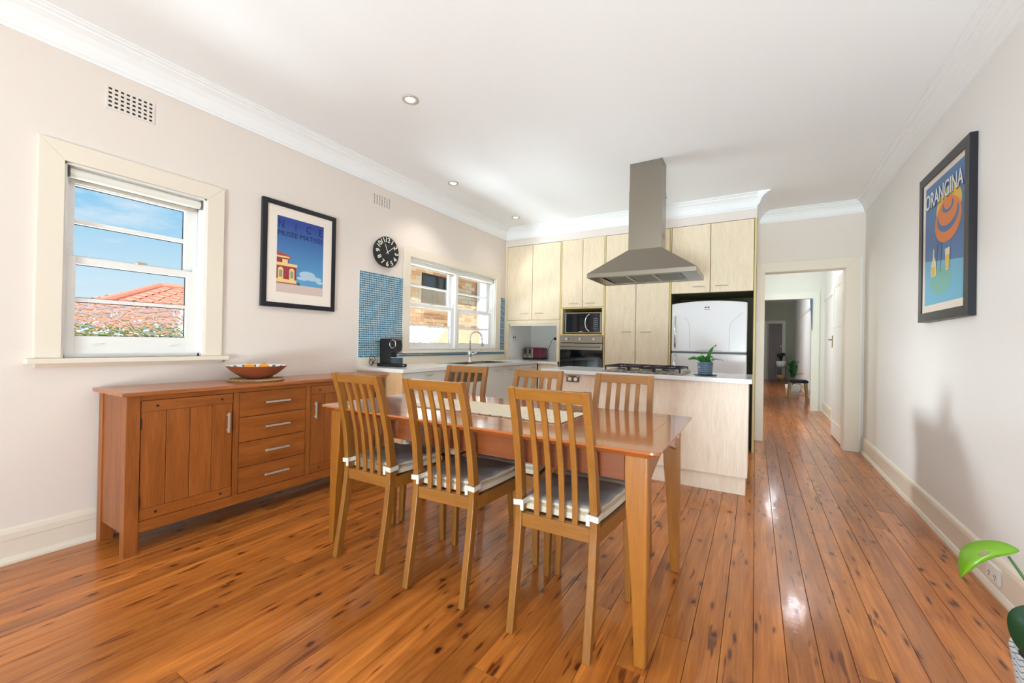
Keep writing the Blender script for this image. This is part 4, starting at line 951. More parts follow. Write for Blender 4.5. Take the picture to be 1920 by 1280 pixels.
for i, (dx, dy, lb) in enumerate(((-.015, -.042, 'orange at the left in the fruit bowl'), (.01, .042, 'orange at the right in the fruit bowl'))):
    bm = BM(); bmesh.ops.create_uvsphere(bm, u_segments=24, v_segments=16, radius=.038); bmesh.ops.translate(bm, verts=bm.verts, vec=(BCX+dx, BCY+dy, .932))
    o = tag(mk('orange', bm, ORANGEF, smooth=True, loc=(BCX+dx, BCY+dy, .888)), lb, 'fruit', 'oranges in the bowl')
    mk('stalk', cyl(BM(), (BCX+dx, BCY+dy, 0), .003, 'z', .968, .973, 8), STEM, o)

# ================================================================== dining table
tb = thing('dining_table', (-1.19, 1.88, 0), 'long polished cherry dining table with tapered legs', 'table')
TX0, TX1, TY0, TY1, TZ = -2.10, -.272, 1.45, 2.31, .778
def rrect(x0, x1, y0, y1, r_, n=5):
    P = []
    for cx, cy, a0 in ((x1-r_, y0+r_, -90), (x1-r_, y1-r_, 0), (x0+r_, y1-r_, 90), (x0+r_, y0+r_, 180)):
        for k in range(n+1):
            a = math.radians(a0+90*k/n); P.append((cx+r_*math.cos(a), cy+r_*math.sin(a)))
    return P
bm = BM()
levels = [(0, .004, TZ), (0, 0, TZ-.002), (0, 0, TZ-.008), (.035, 0, TZ-.030)]
rings = []
for ins, e2, zz in ((.002, 0, TZ), (0, 0, TZ-.0015), (0, 0, TZ-.009), (.038, 0, TZ-.033)):
    rings.append([bm.verts.new((x_, y_, zz)) for x_, y_ in rrect(TX0+ins, TX1-ins, TY0+ins, TY1-ins, max(.006, .03-ins*.4))])
bm.faces.new(rings[0][::-1]); bm.faces.new(rings[-1])
for i in range(3):
    n = len(rings[0])
    for k in range(n): bm.faces.new((rings[i][k], rings[i][(k+1) % n], rings[i+1][(k+1) % n], rings[i+1][k]))
mk('tabletop', bm, TABLEW, tb)
# thin inlay joints of the framed edge
bm = BM(); frame_rect_pts = None
zt = TZ+.0002
for (a, b, c, d) in ((TX0+.09, TX1-.09, TY0+.09, TY0+.0912), (TX0+.09, TX1-.09, TY1-.0912, TY1-.09), (TX0+.09, TX0+.0912, TY0+.09, TY1-.09), (TX1-.0912, TX1-.09, TY0+.09, TY1-.09)): box(bm, a, b, c, d, TZ-.001, zt)
mk('edge_joint', bm, mat('joint_dark', (110, 60, 30), .4), tb)
LX0, LX1, LY0, LY1 = -2.07, -.318, 1.50, 2.262; LZ = TZ-.033
def tleg(sx, sy):
    # outer corner fixed, inner faces taper; wide in x near the top
    ox = LX1 if sx > 0 else LX0; oy = LY0 if sy < 0 else LY1
    bm = BM(); rings = []
    for z_, wx, wy in ((0, .040, .036), (.3, .056, .042), (.55, .078, .048), (.68, .084, .05), (LZ, .084, .05)):
        a, b = ox, ox-sx*wx; c, d = oy, oy-sy*wy
        ch = .006
        pts = [(a, c+(-sy)*ch), (a-sx*ch, c), (b, c), (b, d), (a, d)]
        rings.append([bm.verts.new((p, q, z_)) for p, q in pts])
    for i in range(len(rings)-1):
        for k in range(5): bm.faces.new((rings[i][k], rings[i][(k+1) % 5], rings[i+1][(k+1) % 5], rings[i+1][k]))
    bm.faces.new(rings[0]); bm.faces.new(rings[-1]); return bm
for sx in (-1, 1):
    for sy in (-1, 1): mk('leg', tleg(sx, sy), TABLEL, tb, .003)
mk('apron', B(LX0+.09, LX1-.09, LY0+.02, LY0+.042, .645, LZ), APRON, tb, .001); mk('apron', B(LX0+.09, LX1-.09, LY1-.042, LY1-.02, .645, LZ), APRON, tb, .001)
for xx in (LX0+.012, LX1-.034):
    P = [(LY0+.05, LZ), (LY0+.05, .62)] + [(LY0+.05+(LY1-LY0-.10)*t_, .62+.075*math.sin(math.pi*t_)) for t_ in [k/14 for k in range(1, 14)]] + [(LY1-.05, .62), (LY1-.05, LZ)]
    mk('end_apron', prism(BM(), P, 'x', xx, xx+.022), TABLEL, tb, .001)
# woven runner
rn = thing('table_runner', (-1.25, 1.88, TZ), 'cream woven cotton runner lying along the dining table', 'table runner')
RX0, RX1, RY0, RY1 = -1.70, -.755, 1.725, 2.035
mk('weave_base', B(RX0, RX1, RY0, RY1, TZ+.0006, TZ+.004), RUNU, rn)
bm = BM(); nx, ny = 48, 16
for i in range(nx):
    for j in range(ny):
        px_ = RX0+(i+.5)*(RX1-RX0)/nx; py_ = RY0+(j+.5)*(RY1-RY0)/ny; s = .0090 if (i+j) % 2 else .0074
        v = [bm.verts.new((px_+a*s, py_+b*s*1.02, TZ+.004)) for a, b in ((-1, -1), (1, -1), (1, 1), (-1, 1))]; w_ = [bm.verts.new((px_+a*s*.55, py_+b*s*.6, TZ+.0085)) for a, b in ((-1, -1), (1, -1), (1, 1), (-1, 1))]
        bm.faces.new(w_)
        for k in range(4): bm.faces.new((v[k], v[(k+1) % 4], w_[(k+1) % 4], w_[k]))
tag(mk('woven_knots', bm, RUNM, rn), kind='stuff')
bm = BM()
for k in range(15):
    a = RX0+(k+.1)*(RX1-RX0)/15; box(bm, a, a+.05, RY0-.006, RY0+.003, TZ+.0006, TZ+.008); box(bm, a, a+.05, RY1-.003, RY1+.006, TZ+.0006, TZ+.008)
mk('looped_edge', bm, RUNM, rn, .002)

# ================================================================== chairs
CH = .972
def post_y(z):  # outer (rear) face, chair faces +y, origin under seat centre
    P = [(0, -.235), (.12, -.216), (.28, -.190), (.43, -.172), (.52, -.172), (.67, -.190), (.85, -.232), (CH, -.272)]
    for (a, ya), (b, yb) in zip(P, P[1:]):
        if a <= z <= b: return ya+(yb-ya)*(z-a)/(b-a)
    return P[-1][1]
def chair():
    rt = thing('dining_chair', (0, 0, 0), 'x', 'chair', 'slat-back chairs around the dining table')
    for sx in (-1, 1):
        bm = BM(); rings = []
        for k in range(25):
            z_ = CH*k/24; yo = post_y(z_); dep = .036+.010*math.exp(-((z_-.44)/.2)**2); hw = .165+.003*math.exp(-((z_-.4)/.3)**2)
            xo = sx*(.172 if z_ < .5 else .172-.008*(z_-.5)/.47); xi = xo-sx*.030
            rings.append([bm.verts.new(p) for p in ((xo, yo, z_), (xi, yo, z_), (xi, yo+dep, z_), (xo, yo+dep, z_))])
        for i in range(24):
            for k in range(4): bm.faces.new((rings[i][k], rings[i][(k+1) % 4], rings[i+1][(k+1) % 4], rings[i+1][k]))
        bm.faces.new(rings[0]); bm.faces.new(rings[-1]); mk('rear_leg', bm, CHAIRW, rt, .003)
        # front leg tapering
        bm = BM(); rings = []
        for z_, w_, d_ in ((0, .026, .026), (.35, .038, .036), (.452, .04, .038)):
            xo = sx*.212; xi = xo-sx*w_; yf = .235; rings.append([bm.verts.new(p) for p in ((xo, yf, z_), (xi, yf, z_), (xi, yf-d_, z_), (xo, yf-d_, z_))])
        for i in range(2):
            for k in range(4): bm.faces.new((rings[i][k], rings[i][(k+1) % 4], rings[i+1][(k+1) % 4], rings[i+1][k]))
        bm.faces.new(rings[0]); bm.faces.new(rings[-1]); mk('front_leg', bm, CHAIRW, rt, .003)
        # side rail
        bm = BM(); a = [(sx*.172, -.135), (sx*.150, -.135), (sx*.185, .198), (sx*.208, .198)]; prism(bm, a, 'z', .396, .452); mk('side_rail', bm, CHAIRX, rt, .002)
    mk('front_rail', B(-.175, .175, .208, .228, .396, .452), CHAIRX, rt, .002)
    mk('rear_rail', B(-.143, .143, post_y(.43)+.006, post_y(.43)+.028, .400, .455), CHAIRX, rt, .002)
    mk('seat_base', prism(BM(), [(-.148, -.14), (.148, -.14), (.19, .205), (-.19, .205)], 'z', .438, .450), CHAIRX, rt)
    yt = post_y(CH-.02)
    bm = BM(); A_ = []
    y0_, y1_ = post_y(CH-.046), post_y(CH)
    prism(bm, [(y0_+.005, CH-.048), (y0_+.029, CH-.048), (y1_+.032, CH-.002), (y1_+.006, CH-.002)], 'x', -.137, .137); mk('top_rail', bm, CHAIRX, rt, .003)
    for xx in (-.081, -.027, .027, .081):
        bm = BM(); rings = []
        for k in range(13):
            z_ = .452+(CH-.045-.452)*k/12; yo = post_y(z_)+.010; rings.append([bm.verts.new(p) for p in ((xx-.0115, yo, z_), (xx+.0115, yo, z_), (xx+.0115, yo+.013, z_), (xx-.0115, yo+.013, z_))])
        for i in range(12):
            for k in range(4): bm.faces.new((rings[i][k], rings[i][(k+1) % 4], rings[i+1][(k+1) % 4], rings[i+1][k]))
        bm.faces.new(rings[0]); bm.faces.new(rings[-1]); mk('slat', bm, CHAIRW, rt, .002)
    return rt
def cushion():
    rt = thing('seat_cushion', (0, 0, .453), 'x', 'cushion', 'tie-on cushions on the dining chairs')
    def pad(z0, z1, grow, seed, tuft):
        bm = BM(); n = 18; G = {}
        for s, zz in ((0, z0), (1, z1)):
            for i in range(n+1):
                for j in range(n+1):
                    u_, v_ = i/n*2-1, j/n*2-1
                    # rounded corners
                    uu, vv = u_*(1-.02*v_*v_*u_*u_), v_*(1-.02*u_*u_*v_*v_)
                    hw = .158+.036*(vv+1)/2+grow; y_ = -.128+(vv+1)/2*(.345)+ (grow if vv > 0 else 0)
                    e_ = max(abs(u_), abs(v_)); edge = max(0, (e_-.8)/.2)**2
                    dz = -edge*.010 if s else edge*.006
                    if s and tuft:
                        for (tu, tv) in ((-.42, -.42), (.42, -.42), (-.42, .42), (.42, .42), (0, 0)): dz -= .010*math.exp(-(((u_-tu)**2+(v_-tv)**2)/.035))
                        dz += .006*noise.noise(Vector((u_*2.2+seed, v_*2.2, 0)))
                    G[s, i, j] = bm.verts.new((uu*hw, y_, zz+dz))
        for i in range(n):
            for j in range(n):
                bm.faces.new((G[0, i, j], G[0, i, j+1], G[0, i+1, j+1], G[0, i+1, j])).material_index = 0
                bm.faces.new((G[1, i, j], G[1, i+1, j], G[1, i+1, j+1], G[1, i, j+1])).material_index = 1 if tuft else 0
        for i in range(n):
            for (a, b) in (((i, 0), (i+1, 0)), ((i+1, n), (i, n)), ((0, i+1), (0, i)), ((n, i), (n, i+1))):
                bm.faces.new((G[0, a[0], a[1]], G[0, b[0], b[1]], G[1, b[0], b[1]], G[1, a[0], a[1]])).material_index = 0
        return bm
    mk('lower_pad', pad(.453, .492, 0, 1, False), [CUSHS, CUSHT], rt, smooth=False)
    mk('upper_pad', pad(.490, .518, -.003, 4, True), [CUSHS, CUSHT], rt, smooth=True)
    for sx in (-1, 1):
        bm = BM(); yo = post_y(.50); x1_ = sx*.176; x0_ = sx*.138
        loop = [(sx*.13, -.118, .503), (x0_, yo-.004, .500), (x1_, yo-.004, .496), (x1_, yo+.050, .499), (sx*.165, -.10, .503)]
        for a, b in zip(loop, loop[1:]):
            a, b = Vector(a), Vector(b); h_ = Vector((0, 0, .011)); nrm = (b-a).cross(Vector((0, 0, 1))).normalized()*.0015
            v = [bm.verts.new(q) for q in (a-h_-nrm, b-h_-nrm, b+h_-nrm, a+h_-nrm, a-h_+nrm, b-h_+nrm, b+h_+nrm, a+h_+nrm)]
            for q in ((0, 1, 2, 3), (7, 6, 5, 4), (0, 4, 5, 1), (2, 6, 7, 3), (0, 3, 7, 4), (1, 5, 6, 2)): bm.faces.new([v[i] for i in q])
        box(bm, x0_-.006, x0_+.008, yo-.010, yo-.004, .470, .512)
        mk('tie', bm, TIE, rt)
    return rt
ch0, cu0 = chair(), cushion()
spots = [(-1.738, 1.645, 1, 'left chair, near side'), (-1.236, 1.645, 3, 'middle chair, near side'), (-.668, 1.643, 1.3, 'right chair, near side of table'),
         (-1.765, 2.175, 188, 'left chair, far side, turned at an angle'), (-1.178, 2.124, 184, 'middle chair, far side of table'), (-.637, 2.122, 182, 'right chair, far side, against island')]
for i, (x_, y_, a, lb) in enumerate(spots):
    for src, pre in ((ch0, 'honey beech slat-back '), (cu0, 'grey tie-on cushion on the ')):
        o = src if i == 0 else copy_tree(src)
        o.location = (x_, y_, o.location.z if i == 0 else (0 if src is ch0 else .453)); o.rotation_euler.z = math.radians(a); o['label'] = (pre+lb)

# ================================================================== wall things
PAP = mat('mat_board', (240, 228, 216), .8)
def shape(bm, P, x, sgn, mi, off):  # polygon on a wall at x, offset outwards
    vs = [bm.verts.new((x+sgn*off, a, b)) for a, b in P]
    fc = bm.faces.new(vs); fc.material_index = mi
def picture(name, x, sgn, y0, y1, z0, z1, depth, fw, label):
    rt = thing(name, (x, (y0+y1)/2, z0), label, 'picture'); bm = BM(); xa, xb = sorted((x, x+sgn*depth))
    for pts in ([(y0, z0), (y0+fw, z0+fw), (y0+fw, z1-fw), (y0, z1)], [(y1, z0), (y1, z1), (y1-fw, z1-fw), (y1-fw, z0+fw)], [(y0, z0), (y1, z0), (y1-fw, z0+fw), (y0+fw, z0+fw)], [(y0, z1), (y0+fw, z1-fw), (y1-fw, z1-fw), (y1, z1)]):
        prism(bm, pts, 'x', xa, xb)
    mk('frame', bm, FRAMEB, rt, .001)
    xm = x+sgn*(depth-.008); xa, xb = sorted((x+sgn*.002, xm)); mk('mat_board', B(xa, xb, y0+fw, y1-fw, z0+fw, z1-fw), PAP, rt)
    return rt, xm
CC = lambda n, c: mat('print_'+n, c, .5)
# left picture: NICE
pc, xm = picture('framed_poster', XL+.001, 1, 1.694, 2.316, 1.389, 2.207, .028, .036, 'black framed NICE museum poster with a red villa under blue sky, left wall')
def grad_mat(name, c0, c1, z0, z1):
    m = bpy.data.materials.new(name); m.use_nodes = True; t = m.node_tree; b = t.nodes['Principled BSDF']
    g = nd(t, 'ShaderNodeNewGeometry'); s = nd(t, 'ShaderNodeSeparateXYZ'); mr = nd(t, 'ShaderNodeMapRange'); mr.inputs[1].default_value = z0; mr.inputs[2].default_value = z1
    rp = nd(t, 'ShaderNodeValToRGB'); rp.color_ramp.elements[0].color = lin(c0); rp.color_ramp.elements[1].color = lin(c1)
    t.links.new(g.outputs['Position'], s.inputs[0]); t.links.new(s.outputs['Z'], mr.inputs[0]); t.links.new(mr.outputs[0], rp.inputs[0]); t.links.new(rp.outputs[0], b.inputs['Base Color']); b.inputs['Roughness'].default_value = .5
    return m
pm = [grad_mat('print_sky', (92, 160, 206), (44, 70, 148), 1.60, 2.06), CC('wall_red', (158, 54, 68)), CC('villa_trim', (238, 206, 140)), CC('ground_pale', (212, 190, 182)), CC('cloud', (176, 202, 222)), CC('shutter', (150, 160, 130)), CC('roof_red', (176, 78, 66)), CC('tree', (70, 86, 74))]
bm = BM(); x_ = xm; yy0, yy1, zz0, zz1 = 1.806, 2.201, 1.507, 2.098
def R4(a, b, c, d): return [(a, c), (b, c), (b, d), (a, d)]
shape(bm, R4(yy0, yy1, zz0, zz1), x_, 1, 0, .0004)
shape(bm, R4(yy0, yy1, zz0, 1.577), x_, 1, 3, .0008)
for (cy, cz, rw, rh) in ((2.06, 1.67, .07, .028), (2.10, 1.645, .09, .02), (2.02, 1.635, .05, .015), (2.17, 1.62, .03, .014)):
    shape(bm, [(min(yy1, cy+rw*math.cos(a)), cz+rh*math.sin(a)) for a in [2*math.pi*k/16 for k in range(16)]], x_, 1, 4, .0007+.0001*cy)
shape(bm, R4(yy0, 1.965, 1.577, 1.725), x_, 1, 1, .0010); shape(bm, R4(yy0, 1.900, 1.725, 1.795), x_, 1, 1, .0010)
shape(bm, R4(yy0, 1.972, 1.715, 1.738), x_, 1, 2, .0013); shape(bm, R4(yy0, 1.965, 1.585, 1.612), x_, 1, 2, .0013); shape(bm, [(yy0, 1.79), (1.918, 1.79), (1.918, 1.80), (yy0, 1.822)], x_, 1, 6, .0014); shape(bm, R4(yy0, 1.905, 1.778, 1.79), x_, 1, 2, .0013)
shape(bm, R4(1.850, 1.893, 1.738, 1.768), x_, 1, 2, .0014)
for cy in (1.838, 1.928):
    shape(bm, R4(cy-.021, cy+.021, 1.612, 1.685)+[], x_, 1, 2, .0015); shape(bm, [(cy-.024, 1.685), (cy+.024, 1.685), (cy+.012, 1.700), (cy, 1.704), (cy-.012, 1.700)], x_, 1, 2, .0015)
    shape(bm, R4(cy-.013, cy+.013, 1.625, 1.680), x_, 1, 5, .0018)
shape(bm, [(1.968, 1.577), (2.0, 1.577), (1.996, 1.59), (1.984, 1.601), (1.972, 1.592)], x_, 1, 7, .0012)
mk('print', bm, pm, pc)
INK = CC('ink_navy', (24, 32, 78)); INKG = CC('ink_grey', (120, 110, 112))
for ch_, yy in (('N', 1.838), ('I', 1.955), ('C', 2.065), ('E', 2.172)): text(ch_, .085, INK, 'lettering', pc, (x_+.0012, yy, 2.036), ROTL, align='CENTER', sx=.78)
text('MUSÉE MATISSE', .056, INK, 'lettering', pc, (x_+.0012, 2.003, 1.966), ROTL, align='CENTER', width=.384)
# right picture
pr2, xm = picture('framed_poster', XR(3.55)-.002, -1, 3.14, 3.925, 1.335, 2.318, .036, .058, 'black framed ORANGINA poster with orange rings on blue, right wall')
x_ = xm; OY0, OY1, OZ0, OZ1 = 3.222, 3.822, 1.44, 2.225
pm = [CC('poster_blue', (84, 124, 178)), CC('poster_aqua', (116, 186, 216)), CC('poster_orange', (236, 138, 74)), CC('poster_yellow', (240, 196, 70)), CC('poster_green', (122, 186, 176)), CC('poster_cream', (238, 228, 190)), CC('poster_dark', (50, 70, 80))]
bm = BM(); shape(bm, R4(OY0, OY1, OZ0, OZ1), x_, -1, 0, .0004)
shape(bm, [(OY0, OZ0), (OY1, OZ0), (OY1, 1.74), (OY0, 1.66)], x_, -1, 1, .0008)
def disc(cy, cz, a, b, mi, off, n=32): shape(bm, [(cy+a*math.cos(2*math.pi*k/n), cz+b*math.sin(2*math.pi*k/n)) for k in range(n)], x_, -1, mi, off)
disc(3.44, 2.01, .19, .115, 3, .0010); disc(3.45, 1.93, .20, .13, 2, .0012); disc(3.45, 1.955, .165, .092, 0, .0014); disc(3.45, 1.985, .145, .085, 2, .0016); disc(3.445, 2.015, .085, .04, 0, .0018); disc(3.44, 2.03, .06, .038, 2, .0020)
disc(3.55, 1.575, .17, .085, 4, .0012)
for cy in (3.60, 3.53): shape(bm, [(cy-.004, 1.81), (cy+.004, 1.81), (cy+.03, 1.63), (cy+.022, 1.63)], x_, -1, 6, .0014)
shape(bm, [(3.62, 1.62), (3.70, 1.62), (3.70, 1.70), (3.672, 1.745), (3.672, 1.79), (3.652, 1.79), (3.652, 1.745), (3.62, 1.70)], x_, -1, 5, .0022); shape(bm, R4(3.65, 3.675, 1.79, 1.80), x_, -1, 2, .0024); shape(bm, [(3.635, 1.625), (3.69, 1.625), (3.69, 1.68), (3.635, 1.68)], x_, -1, 3, .0025)
shape(bm, [(3.42, 1.63), (3.465, 1.63), (3.48, 1.76), (3.405, 1.76)], x_, -1, 5, .0022); shape(bm, [(3.425, 1.635), (3.46, 1.635), (3.47, 1.72), (3.415, 1.72)], x_, -1, 3, .0025)
mk('print', bm, pm, pr2)
text('ORANGINA', .138, CC('ink_cream', (226, 230, 232)), 'lettering', pr2, (x_-.003, (OY0+OY1)/2+.005, 2.12), ROTR, align='CENTER', sx=.80, bold=.002)
text('ORANGINA', .138, pm[6], 'lettering_shadow', pr2, (x_-.0024, (OY0+OY1)/2-.001, 2.113), ROTR, align='CENTER', sx=.80, bold=.002)
# clock
CY_, CZ_, CR = 2.886, 2.022, .153
ck = thing('wall_clock', (XL, CY_, CZ_-CR), 'round black wall clock with large white numerals above the blue tiles', 'clock')
mk('case', tube(BM(), [(XL+.001, CY_, CZ_), (XL+.045, CY_, CZ_)], [CR*.93, CR], 48), BLACKM, ck); mk('face', cyl(BM(), (0, CY_, CZ_), CR-.004, 'x', XL+.045, XL+.046, 48), BLACKM, ck)
WH = mat('clock_white', (236, 234, 224), .5)
for k in range(1, 13):
    a = math.radians(30*k); text(str(k), .066, WH, 'numeral', ck, (XL+.0475, CY_+.118*math.sin(a), CZ_+.118*math.cos(a)), ROTL @ Matrix.Rotation(-a if k in (11, 12, 1, 10, 2, 9, 3) else -a+math.pi, 3, 'Z') if k not in (6,) else ROTL, .0008, align='CENTER', bold=.0012)
def hand(a, ln, w_, tail, nm):
    a = math.radians(a); d_ = Vector((0, math.sin(a), math.cos(a))); s2 = Vector((0, math.cos(a), -math.sin(a))); c0 = Vector((XL+.050, CY_, CZ_)); bm = BM()
    v = []
    for dx in (0, .002):
        for q in (-d_*tail-s2*w_, -d_*tail+s2*w_, d_*ln+s2*w_*.7, d_*ln-s2*w_*.7): v.append(bm.verts.new(c0+q+Vector((dx, 0, 0))))
    for q in ((0, 1, 2, 3), (7, 6, 5, 4), (0, 4, 5, 1), (1, 5, 6, 2), (2, 6, 7, 3), (3, 7, 4, 0)): bm.faces.new([v[i] for i in q])
    mk(nm, bm, WH, ck)
hand(-25, .083, .0035, .02, 'hour_hand'); hand(52, .115, .003, .025, 'minute_hand')
mk('brand_mark', B(XL+.046, XL+.0465, CY_-.012, CY_+.025, CZ_+.058, CZ_+.061), SEAL, ck)
# wall vents
def vent(y0, y1, z0, z1, nx, nz_, label, w_, h_):
    rt = thing('wall_vent', (XL, (y0+y1)/2, z0), label, 'vent')
    bm = BM(); py, pz = (y1-y0)/nx, (z1-z0)/nz_; t_ = .004; g = (py*(1-w_), pz*(1-h_))
    for i in range(nx+1): box(bm, XL, XL+t_, y0+i*py-g[0]/2, y0+i*py+g[0]/2, z0-g[1]/2, z1+g[1]/2)
    for j in range(nz_+1):
        for i in range(nx): box(bm, XL, XL+t_, y0+i*py+g[0]/2, y0+(i+1)*py-g[0]/2, z0+j*pz-g[1]/2, z0+j*pz+g[1]/2)
    mk('grille', bm, WALL, rt)
    mk('cavity', B(XL+.0002, XL+.0012, y0, y1, z0, z1), HOLE, rt)
vent(.835, 1.045, 2.448, 2.57, 8, 5, 'plaster wall vent with rows of dark slots above the sideboard window', .58, .5)
vent(2.735, 2.955, 2.475, 2.572, 7, 6, 'small square-hole plaster wall vent above the clock', .45, .5)
# downlights
for i, (x_, y_, lb) in enumerate(((-2.059, 2.06, 'recessed downlight nearest the camera in the ceiling'), (-2.735, 3.375, 'middle recessed downlight of the ceiling row by the window wall'), (-2.736, 4.68, 'farthest recessed downlight near the kitchen corner'))):
    rt = thing('downlight', (x_, y_, 2.8), lb, 'downlight', 'recessed ceiling downlights')
    mk('ring', lathe(BM(), [(.034, 2.794), (.040, 2.791), (.054, 2.793), (.056, 2.7995), (.034, 2.7995)], x_, y_, 32), SILV, rt, smooth=True)
    mk('bulb', lathe(BM(), [(0, 2.793), (.024, 2.794), (.034, 2.7985)], x_, y_, 24), LAMP, rt, smooth=True)
    spot('downlight_beam', (x_, y_, 2.78), (x_, y_, 0), (16, 16, 5)[i], 120, .03, (1, .94, .84))
# hall ceiling lamps whose reflections streak the floor
for (x_, y_, lb, e_) in ((.56, 7.45, 'round flush ceiling lamp in the first hall beyond the doorway', 22), (.40, 12.2, 'round flush ceiling lamp in the far hall', 14)):
    rt = thing('ceiling_lamp', (x_, y_, 2.8), lb, 'lamp'); mk('base', lathe(BM(), [(0, 2.7995), (.12, 2.7995), (.12, 2.78), (0, 2.78)], x_, y_, 28), WHITEG, rt)
    mk('diffuser', lathe(BM(), [(.105, 2.779), (.10, 2.76), (.06, 2.735), (0, 2.725)], x_, y_, 28), emit('diffuser_glow_%d' % int(y_), (245, 250, 255), e_*5), rt, smooth=True)
# right wall power point on the skirting
pp = thing('power_point', (XR(2.84)-.02, 2.84, .07), 'white double power point on the right skirting board behind the lime leaf', 'power point')
xx = XR(2.84)-.02
mk('plate', B(xx-.010, xx+.003, 2.785, 2.905, .062, .136), PLUG, pp, .002)
for yy in (2.815, 2.872): mk('socket', box(box(box(BM(), xx-.0107, xx-.0098, yy-.008, yy-.005, .088, .098), xx-.0107, xx-.0098, yy+.005, yy+.008, .088, .098), xx-.0107, xx-.0098, yy-.0015, yy+.0015, .075, .084), HOLE, pp)

# ================================================================== hall things
st = thing('padded_stool', (.82, 10.95, 0), 'wooden hall stool with dark padded seat beside the doorway wall', 'stool')
mk('cushion', B(.64, .99, 10.75, 11.13, .40, .46), mat('stool_fabric', (38, 40, 48), .9), st, .03, seg=3)
for x_, y_ in ((.67, 10.79), (.95, 10.79), (.67, 11.09), (.95, 11.09)):
    dx = -.03 if x_ < .8 else .03; dy = -.03 if y_ < 10.9 else .03; mk('leg', tube(BM(), [(x_+dx, y_+dy, 0), (x_, y_, .41)], [.016, .024], 10), mat('stool_leg', (176, 144, 96), .5) if 'stool_leg' not in MATS else MATS['stool_leg'], st)
mk('stretcher', tube(BM(), [(.64, 10.76, .14), (.98, 10.76, .14)], .012, 8), MATS['stool_leg'], st)
fp = thing('rubber_plant', (.74, 11.6, 0), 'large broad-leaf rubber plant in a white pot behind the hall stool', 'plant')
mk('pot', lathe(BM(), [(0, 0), (.12, 0), (.15, .3), (.14, .3), (.13, .27), (0, .27)], .76, 11.6, 28), WHITEG, fp, smooth=True)
mk('stem', tube(BM(), [(.76, 11.6, .27), (.77, 11.6, .55)], .01, 8), STEM, fp)
for (dx, dy, ln, h_, w_) in ((-1, -.2, .17, .34, .16), (.5, -.3, .12, .40, .16), (1, -.1, .22, .10, .10), (-.4, -.5, .08, .42, .14), (.2, .4, .1, .3, .14), (-.9, .3, .14, .2, .12)):
    leaf_obj('leaf', fp, LEAFM, (.765, 11.6, .48), (dx, dy), ln, h_, w_, droop=.25)
psd = thing('plant_stand', (.78, 17.1, 0), 'small metal plant stand by the dark door at the end of the hall', 'stand')
for x_, y_ in ((.64, 16.95), (.92, 16.95), (.64, 17.25), (.92, 17.25)): mk('leg', B(x_-.012, x_+.012, y_-.012, y_+.012, 0, .48), SEAL, psd)
BM(); mk('shelf', B(.63, .93, 16.94, 17.26, .48, .50), SEAL, psd); mk('lower_shelf', B(.64, .92, 16.95, 17.25, .06, .075), SEAL, psd)
bk = tag(mk('woven_basket', lathe(BM(), [(0, .076), (.10, .076), (.135, .13), (.12, .22), (.11, .22), (.12, .13), (0, .09)], .78, 17.1, 24), JUTE, smooth=True, loc=(.78, 17.1, .076)), 'woven basket on the lower shelf of the far plant stand', 'basket')
pf = thing('potted_palm', (.78, 17.1, .50), 'leafy plant in a white pot on top of the far plant stand', 'plant')
mk('pot', lathe(BM(), [(0, .501), (.13, .501), (.16, .70), (.15, .70), (.14, .67), (0, .67)], .78, 17.1, 28), WHITEG, pf, smooth=True)
for k in range(12):
    a = 2*math.pi*k/12; leaf_obj('leaf', pf, LEAFD, (.78, 17.1, .66), (math.cos(a), math.sin(a)), random.uniform(.1, .24), random.uniform(.2, .36), .06)
cu_ = BM(); prism(cu_, [(.862, 2.068), (.905, 2.068), (.900, 1.48), (.893, 1.48)], 'y', 9.36, 9.375)
tag(mk('hanging_scarf', cu_, mat('scarf_blue', (92, 112, 132), .9), loc=(.885, 9.37, 1.48)), 'narrow blue-grey cloth hanging at the head of the inner hall doorway', 'cloth')

